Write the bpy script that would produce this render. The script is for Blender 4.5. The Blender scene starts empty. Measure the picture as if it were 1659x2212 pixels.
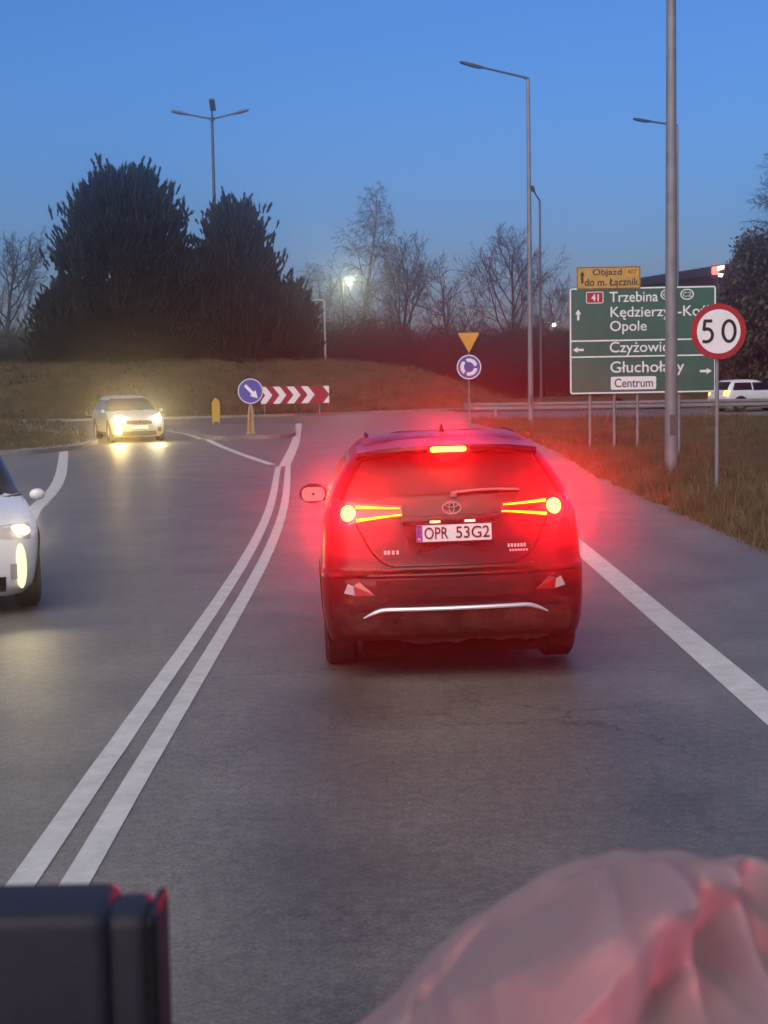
import bpy, bmesh, math, random
import numpy as np
from mathutils import Vector, Matrix, noise

# ------------------------------------------------------------------ camera, sky, sun, exposure
SC = bpy.context.scene
COL = SC.collection
R = math.radians
FPX, IW, IH = 3280.0, 1659.0, 2212.0           # focal length and picture size in photo pixels
EYE = Vector((0, 0, 2.1))
CAM_M = Matrix.Rotation(R(90 - 5.26), 3, 'X') @ Matrix.Rotation(R(-1.0), 3, 'Z')
cam = bpy.data.cameras.new('camera'); camo = bpy.data.objects.new('camera', cam)
COL.objects.link(camo); SC.camera = camo
camo.matrix_world = Matrix.Translation(EYE) @ CAM_M.to_4x4()
cam.sensor_fit = 'VERTICAL'; cam.sensor_height = 36.0; cam.sensor_width = 27.0
cam.lens = FPX / IH * 36.0
cam.clip_start = 0.05; cam.clip_end = 5000
cam.dof.use_dof = True; cam.dof.focus_distance = 14.0; cam.dof.aperture_fstop = 20.0

w = bpy.data.worlds.new("World"); SC.world = w; w.use_nodes = True
nt = w.node_tree
sky = nt.nodes.new('ShaderNodeTexSky'); sky.sky_type = 'NISHITA'; sky.sun_disc = False
sky.sun_elevation = R(6.5); sky.sun_rotation = R(200); sky.ozone_density = 6.0; sky.dust_density = 1.2
tint = nt.nodes.new('ShaderNodeMix'); tint.data_type = 'RGBA'; tint.blend_type = 'MULTIPLY'
tint.inputs[0].default_value = 1.0
tint.inputs[7].default_value = (1.24, 0.74, 0.79, 1)
nt.links.new(sky.outputs[0], tint.inputs[6])
nt.links.new(tint.outputs[2], nt.nodes['Background'].inputs[0])
nt.nodes['Background'].inputs[1].default_value = 0.145

sl = bpy.data.lights.new('sun', 'SUN'); so = bpy.data.objects.new('sun', sl); COL.objects.link(so)
sl.energy = 1.45; sl.angle = R(60); sl.color = (1.0, 0.88, 0.70)
so.rotation_euler = (R(90 - 48), 0, R(-20)); so.location = (-20, -40, 30)

SC.view_settings.view_transform = 'Standard'; SC.view_settings.look = 'None'
SC.view_settings.exposure = 0.95; SC.view_settings.gamma = 1.0
SC.cycles.volume_step_rate = 4.0
SC.cycles.max_bounces = 6; SC.cycles.volume_bounces = 0
SC.cycles.sample_clamp_indirect = 6.0
SC.cycles.use_denoising = True

GLARE_DENSITY = 0.0035  # added scattering that stands in for glare around the lamps
GLARE_G = 0.965

# ------------------------------------------------------------------ helpers
random.seed(7)

def ray(u, v):
    return (CAM_M @ Vector(((u - IW / 2) / FPX, -(v - IH / 2) / FPX, -1.0))).normalized()

def gp(u, v, z=0.0):                     # photo pixel -> point on the ground
    d = ray(u, v); t = (z - EYE.z) / d.z
    return EYE + d * t

def at(u, v, dist):                      # photo pixel -> point at a given distance ahead
    d = ray(u, v); return EYE + d * (dist / d.y)

def mat(name, col, rough=0.6, metal=0.0, var=0.0, scale=5.0, col2=None, bump=0.0, bscale=60.0,
        emit=None, estr=0.0, spec=0.5, coat=0.0, detail=6.0, trans=0.0):
    m = bpy.data.materials.new(name); m.use_nodes = True
    n = m.node_tree; b = n.nodes['Principled BSDF']
    b.inputs['Base Color'].default_value = (*col, 1)
    b.inputs['Roughness'].default_value = rough; b.inputs['Metallic'].default_value = metal
    b.inputs['Specular IOR Level'].default_value = spec
    b.inputs['Coat Weight'].default_value = coat; b.inputs['Coat Roughness'].default_value = 0.05
    if emit:
        b.inputs['Emission Color'].default_value = (*emit, 1); b.inputs['Emission Strength'].default_value = estr
    if col2 is None and var > 0:
        col2 = tuple(c * (1 - var) for c in col)
    tc = n.nodes.new('ShaderNodeTexCoord')
    if col2 is not None:
        nz = n.nodes.new('ShaderNodeTexNoise'); nz.inputs['Scale'].default_value = scale
        nz.inputs['Detail'].default_value = detail; nz.inputs['Roughness'].default_value = 0.65
        n.links.new(tc.outputs['Object'], nz.inputs['Vector'])
        rp = n.nodes.new('ShaderNodeValToRGB')
        rp.color_ramp.elements[0].position = 0.34; rp.color_ramp.elements[1].position = 0.68
        rp.color_ramp.elements[0].color = (*col, 1); rp.color_ramp.elements[1].color = (*col2, 1)
        n.links.new(nz.outputs[0], rp.inputs[0]); n.links.new(rp.outputs[0], b.inputs['Base Color'])
    if bump > 0:
        bz = n.nodes.new('ShaderNodeTexNoise'); bz.inputs['Scale'].default_value = bscale
        bz.inputs['Detail'].default_value = 4
        n.links.new(tc.outputs['Object'], bz.inputs['Vector'])
        bp = n.nodes.new('ShaderNodeBump'); bp.inputs['Strength'].default_value = bump
        bp.inputs['Distance'].default_value = 0.02
        n.links.new(bz.outputs[0], bp.inputs['Height']); n.links.new(bp.outputs[0], b.inputs['Normal'])
    return m

class MB:
    def __init__(s): s.v = []; s.f = []
    def add(s, vs, fs):
        o = len(s.v); s.v += [tuple(p) for p in vs]; s.f += [tuple(i + o for i in f) for f in fs]; return s
    def box(s, c, d, M=None):
        vs = [Vector((sx * d[0] / 2, sy * d[1] / 2, sz * d[2] / 2)) for sx in (-1, 1) for sy in (-1, 1) for sz in (-1, 1)]
        if M is not None: vs = [M @ p for p in vs]
        vs = [p + Vector(c) for p in vs]
        return s.add(vs, [(0, 1, 3, 2), (4, 6, 7, 5), (0, 4, 5, 1), (2, 3, 7, 6), (0, 2, 6, 4), (1, 5, 7, 3)])
    def tube(s, pts, rads, n=8, cap=True):
        pts = [Vector(p) for p in pts]
        if not hasattr(rads, '__len__'): rads = [rads] * len(pts)
        o = len(s.v); prev = None
        for i, p in enumerate(pts):
            t = (pts[min(i + 1, len(pts) - 1)] - pts[max(i - 1, 0)])
            t = t.normalized() if t.length > 1e-9 else Vector((0, 0, 1))
            if prev is None:
                a = t.cross(Vector((0, 1, 0))) if abs(t.y) < 0.9 else t.cross(Vector((1, 0, 0)))
            else:
                a = prev - t * prev.dot(t)
            a = a.normalized(); prev = a; b = t.cross(a)
            for k in range(n):
                th = 2 * math.pi * k / n
                s.v.append(tuple(p + (a * math.cos(th) + b * math.sin(th)) * rads[i]))
        for i in range(len(pts) - 1):
            for k in range(n):
                k2 = (k + 1) % n
                s.f.append((o + i * n + k, o + i * n + k2, o + (i + 1) * n + k2, o + (i + 1) * n + k))
        if cap:
            s.f.append(tuple(o + k for k in range(n))[::-1])
            s.f.append(tuple(o + (len(pts) - 1) * n + k for k in range(n)))
        return s
    def prism(s, poly, y0, y1):            # polygon in XZ, extruded along Y
        n = len(poly)
        vs = [(x, y0, z) for x, z in poly] + [(x, y1, z) for x, z in poly]
        fs = [tuple(range(n)), tuple(range(2 * n - 1, n - 1, -1))]
        fs += [(i, n + i, n + (i + 1) % n, (i + 1) % n) for i in range(n)]
        return s.add(vs, fs)
    def slab(s, poly, z0, z1):             # polygon in XY, extruded along Z
        n = len(poly)
        vs = [(x, y, z0) for x, y in poly] + [(x, y, z1) for x, y in poly]
        fs = [tuple(range(n))[::-1], tuple(range(n, 2 * n))]
        fs += [(i, (i + 1) % n, n + (i + 1) % n, n + i) for i in range(n)]
        return s.add(vs, fs)
    def ring(s, c, r0, r1, y0, y1, n=48, a0=0.0, a1=2 * math.pi, ax=1.0):
        full = abs(a1 - a0 - 2 * math.pi) < 1e-6
        m = n if full else n + 1
        vs = []
        for k in range(m):
            t = a0 + (a1 - a0) * k / n
            for r in (r0, r1):
                for y in (y0, y1): vs.append((c[0] + r * ax * math.cos(t), y, c[1] + r * math.sin(t)))
        fs = []
        for k in range(n):
            a = 4 * k; b = 4 * ((k + 1) % m)
            fs += [(a, b, b + 2, a + 2), (a + 1, a + 3, b + 3, b + 1), (a, a + 1, b + 1, b), (a + 2, b + 2, b + 3, a + 3)]
        return s.add(vs, fs)
    def build(s, name, m, parent=None, smooth=False, loc=None, recalc=True):
        me = bpy.data.meshes.new(name); me.from_pydata(s.v, [], s.f)
        if recalc:
            bm = bmesh.new(); bm.from_mesh(me); bmesh.ops.recalc_face_normals(bm, faces=bm.faces); bm.to_mesh(me); bm.free()
        me.materials.append(m)
        if smooth:
            me.polygons.foreach_set('use_smooth', [True] * len(me.polygons))
            if smooth != 'all':
                try: me.set_sharp_from_angle(angle=R(smooth if smooth is not True else 40))
                except Exception: pass
        me.update()
        o = bpy.data.objects.new(name, me); COL.objects.link(o)
        if parent is not None: o.parent = parent
        if loc is not None: o.location = loc
        return o

def tag(o, label=None, cat=None, group=None, kind=None):
    if label: o['label'] = label
    if cat: o['category'] = cat
    if group: o['group'] = group
    if kind: o['kind'] = kind
    return o

def thing(name, label, cat, loc=(0, 0, 0), rz=0.0, group=None):
    o = bpy.data.objects.new(name, None); COL.objects.link(o)
    o.location = loc; o.rotation_euler = (0, 0, rz); o.empty_display_size = 0.3
    return tag(o, label, cat, group)

def copy_tree(o, parent=None):
    kids = list(o.children)
    c = o.copy(); COL.objects.link(c)
    if parent is not None: c.parent = parent
    for ch in kids: copy_tree(ch, c)
    return c

def circ(cx, cz, r, n=40, ax=1.0): return [(cx + r * ax * math.cos(2 * math.pi * k / n), cz + r * math.sin(2 * math.pi * k / n)) for k in range(n)]

def rrect(x0, x1, z0, z1, r, n=5):
    p = []
    for cx, cz, a in ((x1 - r, z1 - r, 0), (x0 + r, z1 - r, 90), (x0 + r, z0 + r, 180), (x1 - r, z0 + r, 270)):
        for k in range(n + 1):
            t = R(a + 90 * k / n); p.append((cx + r * math.cos(t), cz + r * math.sin(t)))
    return p

def glyphs(body, bold):
    cu = bpy.data.curves.new('glyphs', 'FONT'); cu.body = body; cu.extrude = 0.5; cu.offset = bold; cu.resolution_u = 4
    tmp = bpy.data.objects.new('glyphs', cu); COL.objects.link(tmp)
    dg = bpy.context.evaluated_depsgraph_get(); dg.update()
    me = bpy.data.meshes.new_from_object(tmp.evaluated_get(dg))
    bpy.data.objects.remove(tmp); bpy.data.curves.remove(cu)
    return me
MARKS = {'ż': 'z', 'ę': 'e', 'ą': 'a', 'ź': 'z', 'ń': 'n'}
def text_mesh(body, x0, x1, z0, z1, y, m, parent, name='lettering', bold=0.0, thick=0.002, shear=0.0):
    """raised lettering in the XZ plane, fitted to a rectangle; Polish diacritics are drawn onto the plain letters"""
    plain = ''.join(MARKS.get(c, c) for c in body)
    me = glyphs(plain, bold); me.name = name
    extra = MB()
    def xmax(t):
        q = glyphs(t, 0); v = max(p.co.x for p in q.vertices); bpy.data.meshes.remove(q); return v
    for i, c in enumerate(body):
        if c not in MARKS: continue
        xr = xmax(plain[:i + 1]); q = glyphs(MARKS[c], 0); wd = max(p.co.x for p in q.vertices) - min(p.co.x for p in q.vertices); ht = max(p.co.y for p in q.vertices); bpy.data.meshes.remove(q)
        xc = xr - wd / 2
        if c == 'ż': P = [(xc - .055, ht + .09), (xc + .055, ht + .09), (xc + .055, ht + .20), (xc - .055, ht + .20)]
        elif c in 'źń': P = [(xc - .05, ht + .08), (xc + .02, ht + .08), (xc + .12, ht + .23), (xc + .0, ht + .23)]
        else: P = [(xr - .16, .02), (xr - .06, .02), (xr - .11, -.09), (xr - .08, -.14), (xr, -.13), (xr, -.20), (xr - .12, -.21), (xr - .20, -.13)]
        n = len(P); extra.add([(a, b, -.5) for a, b in P] + [(a, b, .5) for a, b in P], [tuple(range(n))[::-1], tuple(range(n, 2 * n))] + [(k, (k + 1) % n, n + (k + 1) % n, n + k) for k in range(n)])
    if extra.v:
        bm = bmesh.new(); bm.from_mesh(me)
        vs = [bm.verts.new(p) for p in extra.v]
        for f in extra.f: bm.faces.new([vs[k] for k in f])
        bm.to_mesh(me); bm.free()
    co = np.array([v.co[:] for v in me.vertices])
    lo, hi = co.min(0), co.max(0)
    for v in me.vertices:
        x = (v.co.x - lo[0]) / (hi[0] - lo[0]); z = (v.co.y - lo[1]) / (hi[1] - lo[1])
        v.co = (x0 + (x1 - x0) * x, y - thick if v.co.z > 0 else y + thick, z0 + (z1 - z0) * z)
    me.materials.clear(); me.materials.append(m); me.update()
    o = bpy.data.objects.new(name, me); COL.objects.link(o)
    if parent is not None: o.parent = parent
    return o

def join(objs):
    """merge small meshes of one part into the first one"""
    base = objs[0]; bm = bmesh.new()
    for o in objs: bm.from_mesh(o.data)
    bm.to_mesh(base.data); bm.free()
    for o in objs[1:]:
        me = o.data; bpy.data.objects.remove(o); bpy.data.meshes.remove(me)
    return base

def smooth(t): t = max(0.0, min(1.0, t)); return t * t * (3 - 2 * t)

def lamp(name, kind, loc, energy, color, size=0.05, parent=None, rot=None, spot=None):
    l = bpy.data.lights.new(name, kind); l.energy = energy; l.color = color
    if kind == 'AREA': l.shape = 'DISK'; l.size = size
    else: l.shadow_soft_size = size
    if spot: l.spot_size = spot; l.spot_blend = 0.6
    o = bpy.data.objects.new(name, l); COL.objects.link(o); o.location = loc
    if rot: o.rotation_euler = rot
    if parent is not None: o.parent = parent
    return o

# ------------------------------------------------------------------ materials
def asphalt_mat():
    m = bpy.data.materials.new('asphalt'); m.use_nodes = True; n = m.node_tree; b = n.nodes['Principled BSDF']
    tc = n.nodes.new('ShaderNodeTexCoord')
    def nz(scale, detail=5, vec=None, rough=0.6):
        x = n.nodes.new('ShaderNodeTexNoise'); x.inputs['Scale'].default_value = scale; x.inputs['Detail'].default_value = detail
        x.inputs['Roughness'].default_value = rough
        n.links.new(vec if vec else tc.outputs['Object'], x.inputs['Vector']); return x
    mp = n.nodes.new('ShaderNodeMapping'); mp.inputs['Scale'].default_value = (0.55, 0.045, 1)
    n.links.new(tc.outputs['Object'], mp.inputs['Vector'])
    big = nz(1.0, 4, mp.outputs[0]); mid = nz(0.9, 6); fine = nz(55, 3); grit = nz(160, 2)
    def ramp(src, p0, c0, p1, c1):
        r = n.nodes.new('ShaderNodeValToRGB'); e = r.color_ramp.elements
        e[0].position = p0; e[1].position = p1; e[0].color = (*c0, 1); e[1].color = (*c1, 1)
        n.links.new(src.outputs[0], r.inputs[0]); return r
    def mul(a, bb, f=1.0):
        x = n.nodes.new('ShaderNodeMix'); x.data_type = 'RGBA'; x.blend_type = 'MULTIPLY'; x.inputs[0].default_value = f
        n.links.new(a.outputs[2] if a.bl_idname == 'ShaderNodeMix' else a.outputs[0], x.inputs[6]); n.links.new(bb.outputs[0], x.inputs[7]); return x
    base = ramp(big, .35, (.150, .138, .122), .66, (.205, .190, .168))
    c = mul(base, ramp(mid, .3, (.70, .70, .70), .7, (1.12, 1.12, 1.12)))
    c = mul(c, ramp(fine, .36, (.68, .68, .68), .64, (1.16, 1.155, 1.14)))
    c = mul(c, ramp(nz(14, 4), .35, (.80, .80, .80), .66, (1.12, 1.12, 1.12)))
    sp = n.nodes.new('ShaderNodeSeparateXYZ'); n.links.new(tc.outputs['Object'], sp.inputs[0])
    def mth(op, a, bb=None):
        x = n.nodes.new('ShaderNodeMath'); x.operation = op
        for i_, q_ in enumerate((a, bb)):
            if q_ is None: continue
            if isinstance(q_, (int, float)): x.inputs[i_].default_value = q_
            else: n.links.new(q_, x.inputs[i_])
        return x.outputs[0]
    wob = mth('MULTIPLY', mth('SUBTRACT', mid.outputs[0], .5), .35)
    trk = mth('ABSOLUTE', mth('SUBTRACT', mth('ABSOLUTE', mth('SUBTRACT', mth('ADD', sp.outputs[0], wob), .42)), .78))
    tr_ = n.nodes.new('ShaderNodeMapRange'); tr_.inputs[1].default_value = .1; tr_.inputs[2].default_value = .55; tr_.inputs[3].default_value = .86; tr_.inputs[4].default_value = 1.04
    n.links.new(trk, tr_.inputs[0]); c = mul(c, tr_)
    # hairline cracks, kept to a few worn areas
    vo = n.nodes.new('ShaderNodeTexVoronoi'); vo.feature = 'DISTANCE_TO_EDGE'; vo.inputs['Scale'].default_value = .55
    wv = n.nodes.new('ShaderNodeMix'); wv.data_type = 'RGBA'; wv.blend_type = 'LINEAR_LIGHT'; wv.inputs[0].default_value = .18
    n.links.new(tc.outputs['Object'], wv.inputs[6]); nn_ = nz(3.5, 5); n.links.new(nn_.outputs[1], wv.inputs[7]); n.links.new(wv.outputs[2], vo.inputs['Vector'])
    ck = n.nodes.new('ShaderNodeMapRange'); ck.inputs[1].default_value = .0; ck.inputs[2].default_value = .012; ck.inputs[3].default_value = .0; ck.inputs[4].default_value = 1.0
    n.links.new(vo.outputs['Distance'], ck.inputs[0])
    msk = n.nodes.new('ShaderNodeMapRange'); msk.inputs[1].default_value = .50; msk.inputs[2].default_value = .62; n.links.new(nz(.16, 3).outputs[0], msk.inputs[0])
    cr_ = n.nodes.new('ShaderNodeMapRange'); n.links.new(mth('SUBTRACT', 1.0, mth('MULTIPLY', mth('SUBTRACT', 1.0, ck.outputs[0]), msk.outputs[0])), cr_.inputs[0]); cr_.inputs[3].default_value = .55
    c = mul(c, cr_)
    n.links.new(c.outputs[2], b.inputs['Base Color'])
    rr = n.nodes.new('ShaderNodeMapRange'); rr.inputs[3].default_value = 0.36; rr.inputs[4].default_value = 0.58
    n.links.new(big.outputs[0], rr.inputs[0]); n.links.new(rr.outputs[0], b.inputs['Roughness'])
    bp = n.nodes.new('ShaderNodeBump'); bp.inputs['Strength'].default_value = 0.5; bp.inputs['Distance'].default_value = 0.006
    n.links.new(grit.outputs[0], bp.inputs['Height']); n.links.new(bp.outputs[0], b.inputs['Normal'])
    return m

M = {}
M['asphalt'] = asphalt_mat()
def paint_mat():
    m = mat('road paint', (.60, .60, .58), .6, col2=(.46, .455, .44), scale=5, bump=.15, bscale=90, detail=8)
    n = m.node_tree; b = n.nodes['Principled BSDF']; src = b.inputs['Base Color'].links[0].from_socket
    tc = n.nodes.new('ShaderNodeTexCoord'); nz = n.nodes.new('ShaderNodeTexNoise'); nz.inputs['Scale'].default_value = 34; nz.inputs['Detail'].default_value = 8; nz.inputs['Roughness'].default_value = .8
    n.links.new(tc.outputs['Object'], nz.inputs['Vector']); mr = n.nodes.new('ShaderNodeMapRange'); mr.inputs[1].default_value = .60; mr.inputs[2].default_value = .66
    n.links.new(nz.outputs[0], mr.inputs[0]); mx = n.nodes.new('ShaderNodeMix'); mx.data_type = 'RGBA'; mx.inputs[7].default_value = (.17, .16, .15, 1)
    n.links.new(mr.outputs[0], mx.inputs[0]); n.links.new(src, mx.inputs[6]); n.links.new(mx.outputs[2], b.inputs['Base Color']); return m
M['paint_line'] = paint_mat()
M['island_top'] = mat('island paving', (.17, .16, .15), .7, var=.3, scale=2.5, bump=.3, bscale=30)
M['kerb'] = mat('kerb concrete', (.24, .235, .23), .8, var=.35, scale=4, bump=.3)
M['grass'] = mat('grass ground', (.118, .092, .052), .95, col2=(.060, .056, .029), scale=0.9, bump=.9, bscale=9, spec=.1)
M['blade'] = mat('grass blades', (.185, .145, .085), .9, col2=(.060, .066, .030), scale=0.9, spec=.15)
M['steel'] = mat('galvanised steel', (.27, .28, .29), .55, .25, var=.3, scale=3)
M['steel_dark'] = mat('dark lamp steel', (.12, .125, .13), .5, .4, var=.2, scale=4)
M['sign_back'] = mat('sign backing', (.25, .26, .27), .5, .5)
M['white_film'] = mat('white sign film', (.86, .86, .88), .45, var=.06, scale=3)
M['green_film'] = mat('green sign film', (.028, .135, .100), .45, var=.25, scale=1.5)
M['red_film'] = mat('red sign film', (.40, .020, .022), .45, var=.15, scale=6)
M['dark_red_film'] = mat('crimson board film', (.30, .014, .030), .45, var=.15, scale=6)
M['blue_film'] = mat('blue sign film', (.055, .085, .42), .45, var=.12, scale=5)
M['yellow_film'] = mat('yellow sign film', (.72, .40, .03), .45, var=.12, scale=4)
M['ochre_film'] = mat('ochre board film', (.56, .36, .07), .5, var=.25, scale=5)
M['black_film'] = mat('black sign film', (.012, .012, .014), .5)
M['yellow_plastic'] = mat('yellow plastic', (.60, .40, .05), .5, var=.2, scale=6)
M['beige_plastic'] = mat('dirty beige plastic', (.45, .33, .19), .6, var=.45, scale=5)
M['dark_paint'] = mat('dark car paint', (.006, .004, .005), .32, 0, spec=.3, coat=.12, var=.2, scale=2)
M['silver_paint'] = mat('silver white paint', (.28, .29, .31), .35, .1, coat=.6)
M['white_paint'] = mat('white car paint', (.74, .76, .78), .35, 0, coat=.6, var=.04, scale=2)
M['black_plastic'] = mat('black plastic', (.011, .010, .010), .65, spec=.25, var=.3, scale=8, bump=.1)
M['glass'] = mat('car glass', (.010, .010, .012), .12, 0, spec=.5)
M['dim_glass'] = mat('dusty rear glass', (.012, .010, .012), .35, 0, spec=.25, var=.3, scale=9)
M['underside'] = mat('shade-black underside', (.006, .005, .005), .95, spec=.05)  # near-black: shade under the car put into the colour; seams share it
M['muddy_plastic'] = mat('muddy black plastic', (.012, .010, .009), .8, spec=.2, col2=(.055, .040, .032), scale=7, bump=.2)
M['rubber'] = mat('tyre rubber', (.014, .013, .013), .8, bump=.3, bscale=60)
M['chrome'] = mat('chrome', (.8, .8, .82), .15, 1.0)
M['satin'] = mat('satin silver trim', (.78, .78, .80), .3, .6)
M['alloy'] = mat('alloy rim', (.45, .46, .48), .35, .9)
M['red_lens'] = mat('red lens', (.30, .008, .010), .15, coat=.8)
M['clear_lens'] = mat('clear lens', (.42, .40, .40), .15, coat=.8)
M['plate_white'] = mat('plate white', (.80, .80, .80), .4)
M['plate_blue'] = mat('plate blue', (.03, .06, .35), .4)
M['brake_glow'] = mat('brake lamp glow', (.3, .01, .01), .3, emit=(1.0, .13, .004), estr=7)
M['brake_core'] = mat('brake lamp core', (.3, .01, .01), .3, emit=(1.0, .22, .014), estr=13)
M['head_glow'] = mat('headlamp glow', (.8, .8, .7), .3, emit=(1.0, .84, .42), estr=130)
M['fog_glow'] = mat('yellow lamp glow', (.8, .6, .2), .3, emit=(1.0, .58, .09), estr=150)
M['flare_lamp'] = mat('amber lamp glow', (.8, .6, .2), .3, emit=(1.0, .82, .42), estr=.75)
M['amber_glow'] = mat('lit rear lamp', (.5, .1, .02), .3, emit=(1.0, .42, .03), estr=6)
M['lamp_glow'] = mat('lit street lamp', (.8, .8, .7), .3, emit=(.92, 1.0, .60), estr=26)
M['sign_red_glow'] = mat('lit red sign', (.5, .02, .02), .4, emit=(1.0, .09, .06), estr=2.6)
M['sign_white_glow'] = mat('lit white sign', (.8, .7, .6), .4, emit=(1.0, .80, .66), estr=2.4)
M['plate_lamp'] = mat('plate lamp', (.8, .5, .3), .4, emit=(1.0, .35, .12), estr=3)
M['bark'] = mat('grey brown bark', (.060, .050, .044), .9, var=.4, scale=5, bump=.4, bscale=12)
M['birch_bark'] = mat('pale birch bark', (.36, .33, .30), .8, col2=(.07, .06, .055), scale=3, bump=.3)
M['twig'] = mat('bare twigs', (.085, .068, .060), .9, var=.3, scale=1.0)
M['twig_pale'] = mat('pale birch twigs', (.15, .125, .11), .9, var=.3, scale=1.0)
M['twig_brown'] = mat('brown thicket twigs', (.060, .040, .033), .95, var=.4, scale=.6)
M['twig_grey'] = mat('greyish shrub twigs', (.12, .12, .10), .95, var=.4, scale=.6)
M['needles'] = mat('pine needles', (.020, .027, .017), .8, col2=(.036, .042, .026), scale=1.3, spec=.2)
M['leaf_dark'] = mat('dull evergreen leaves', (.105, .098, .076), .85, col2=(.050, .050, .040), scale=1.0, spec=.2)
M['leaf_mid'] = mat('grey green leaves', (.085, .090, .065), .85, col2=(.05, .055, .04), scale=1.0, spec=.2)
M['hall_wall'] = mat('dark hall cladding', (.045, .036, .040), .7, var=.25, scale=.6)
M['hall_roof'] = mat('dark hall roof', (.030, .026, .030), .7, var=.2, scale=.6)
M['pale_roof'] = mat('pale metal roof', (.30, .29, .30), .6, var=.2, scale=.8)
M['house_wall'] = mat('house render', (.16, .13, .12), .8, var=.2, scale=.8)
M['dash'] = mat('black dashboard plastic', (.012, .012, .016), .55, bump=.2, bscale=300)
M['device'] = mat('black device shell', (.030, .030, .046), .6, spec=.25, var=.2, scale=20, bump=.05, bscale=200)

# ------------------------------------------------------------------ the setting: ground, road, islands
CI = Vector((-15.0, 102.0)); CR = 28.0
def mound(x, y):
    r = math.hypot(x - CI.x, y - CI.y)
    k = 1.0 - 0.55 * smooth((x + 6) / 18)          # lower towards the right
    return 2.75 * smooth((CR - r) / 11.0) * k

def nz2(x, y, s, seed=0.0): return noise.noise((x * s, y * s, seed))

g = MB()
xs = [-900, -400, -180, -90] + list(np.arange(-70, 90.1, 4)) + [130, 250, 500, 900]
ys = [-120, -40, -16] + list(np.arange(-12, 200.1, 4)) + [260, 400, 800, 1600]
def far_h(x, y):
    b = 0.55 * smooth((y - 77) / 6) if x > 2 else 0.0
    b2 = -1.0 * smooth((x - 5.5) / 4) * (1 - smooth((y - 54) / 6))
    return -0.06 + b2 + b * smooth((x - 2) / 8) + 1.0 * smooth((y - 125) / 40)
idx = {}
for j, yy in enumerate(ys):
    for i, xx in enumerate(xs):
        idx[i, j] = len(g.v); g.v.append((xx, yy, far_h(xx, yy)))
for j in range(len(ys) - 1):
    for i in range(len(xs) - 1):
        g.f.append((idx[i, j], idx[i + 1, j], idx[i + 1, j + 1], idx[i, j + 1]))
tag(g.build('ground', M['grass'], smooth='all'), kind='structure')

rd = MB(); rd.slab([(-75, -18), (5.3, -18), (5.3, 40), (5.0, 46), (4.2, 61.2), (75, 61.2), (75, 76.5), (13.5, 78.5), (11, 90), (10, 135), (-75, 135)], -0.05, 0.0)
tag(rd.build('road', M['asphalt']), kind='structure')

def grass_patch(name, poly_fn, x0, x1, y0, y1, step, hfn):
    m = MB(); n = int((y1 - y0) / step); k = 26
    for j in range(n + 1):
        y = y0 + (y1 - y0) * j / n; a, b = poly_fn(y)
        for i in range(k + 1):
            t = (i / k) ** 1.6; x = a + (b - a) * t
            m.v.append((x, y, hfn(x, y, x - a)))
    for j in range(n):
        for i in range(k):
            a = j * (k + 1) + i; m.f.append((a, a + 1, a + k + 2, a + k + 1))
    return tag(m.build(name, M['grass'], smooth='all'), kind='structure')

def verge_edge(y):
    e = 4.55 - 0.012 * max(0, min(y, 28) - 5) + 0.03 * max(0, y - 30) - 0.0025 * max(0, y - 36) ** 2
    return e + 0.10 * nz2(0, y, 0.9, 3) + 0.06 * nz2(0, y, 3.1, 5)
def verge_h(x, y, d):
    edge = smooth(d / 0.5)
    ditch = -0.55 * smooth((x - 6.3) / 2.0) * (1 - smooth((x - 9.5) / 3.5)) * smooth((y - 12) / 8) * (1 - smooth((y - 50) / 8))
    return 0.012 + edge * (0.05 + 0.06 * nz2(x, y, 0.6) + 0.04 * nz2(x, y, 1.7, 2)) + ditch
grass_patch('verge', lambda y: (verge_edge(y), 75), 4, 75, -17, 62.0, 0.5, verge_h)

# far side of the exit road
def bank_h(x, y, d): return 0.02 + 0.5 * smooth((y - 77.5) / 5) + 0.08 * nz2(x, y, .4)
grass_patch('bank', lambda y: (13.0 - 1.5 * smooth((y - 76) / 20), 75), 0, 0, 77.0, 100, 1.0, bank_h)

# central island of the roundabout
ci = MB(); NR, NA = 40, 150
for j in range(NR + 1):
    r = CR * (1 - (j / NR) ** 1.0)
    for k in range(NA):
        a = 2 * math.pi * k / NA; x = CI.x + r * math.cos(a); y = CI.y + r * math.sin(a)
        ci.v.append((x, y, 0.12 + mound(x, y) + (0.14 * nz2(x, y, .35) + .07 * nz2(x, y, 1.1, 3)) * smooth((CR - r) / 2)))
for j in range(NR):
    for k in range(NA):
        k2 = (k + 1) % NA; ci.f.append((j * NA + k, j * NA + k2, (j + 1) * NA + k2, (j + 1) * NA + k))
tag(ci.build('mound', M['grass'], smooth='all'), kind='structure')
kb = MB(); vs = []
for k in range(NA):
    a = 2 * math.pi * k / NA
    for r, z in ((CR + .22, 0.0), (CR + .20, .12), (CR - .02, .125), (CR - .04, 0.0)):
        vs.append((CI.x + r * math.cos(a), CI.y + r * math.sin(a), z))
kb.add(vs, [(4 * k + i, 4 * ((k + 1) % NA) + i, 4 * ((k + 1) % NA) + i + 1, 4 * k + i + 1) for k in range(NA) for i in range(3)])
tag(kb.build('island_kerb', M['kerb']), kind='structure')

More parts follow.
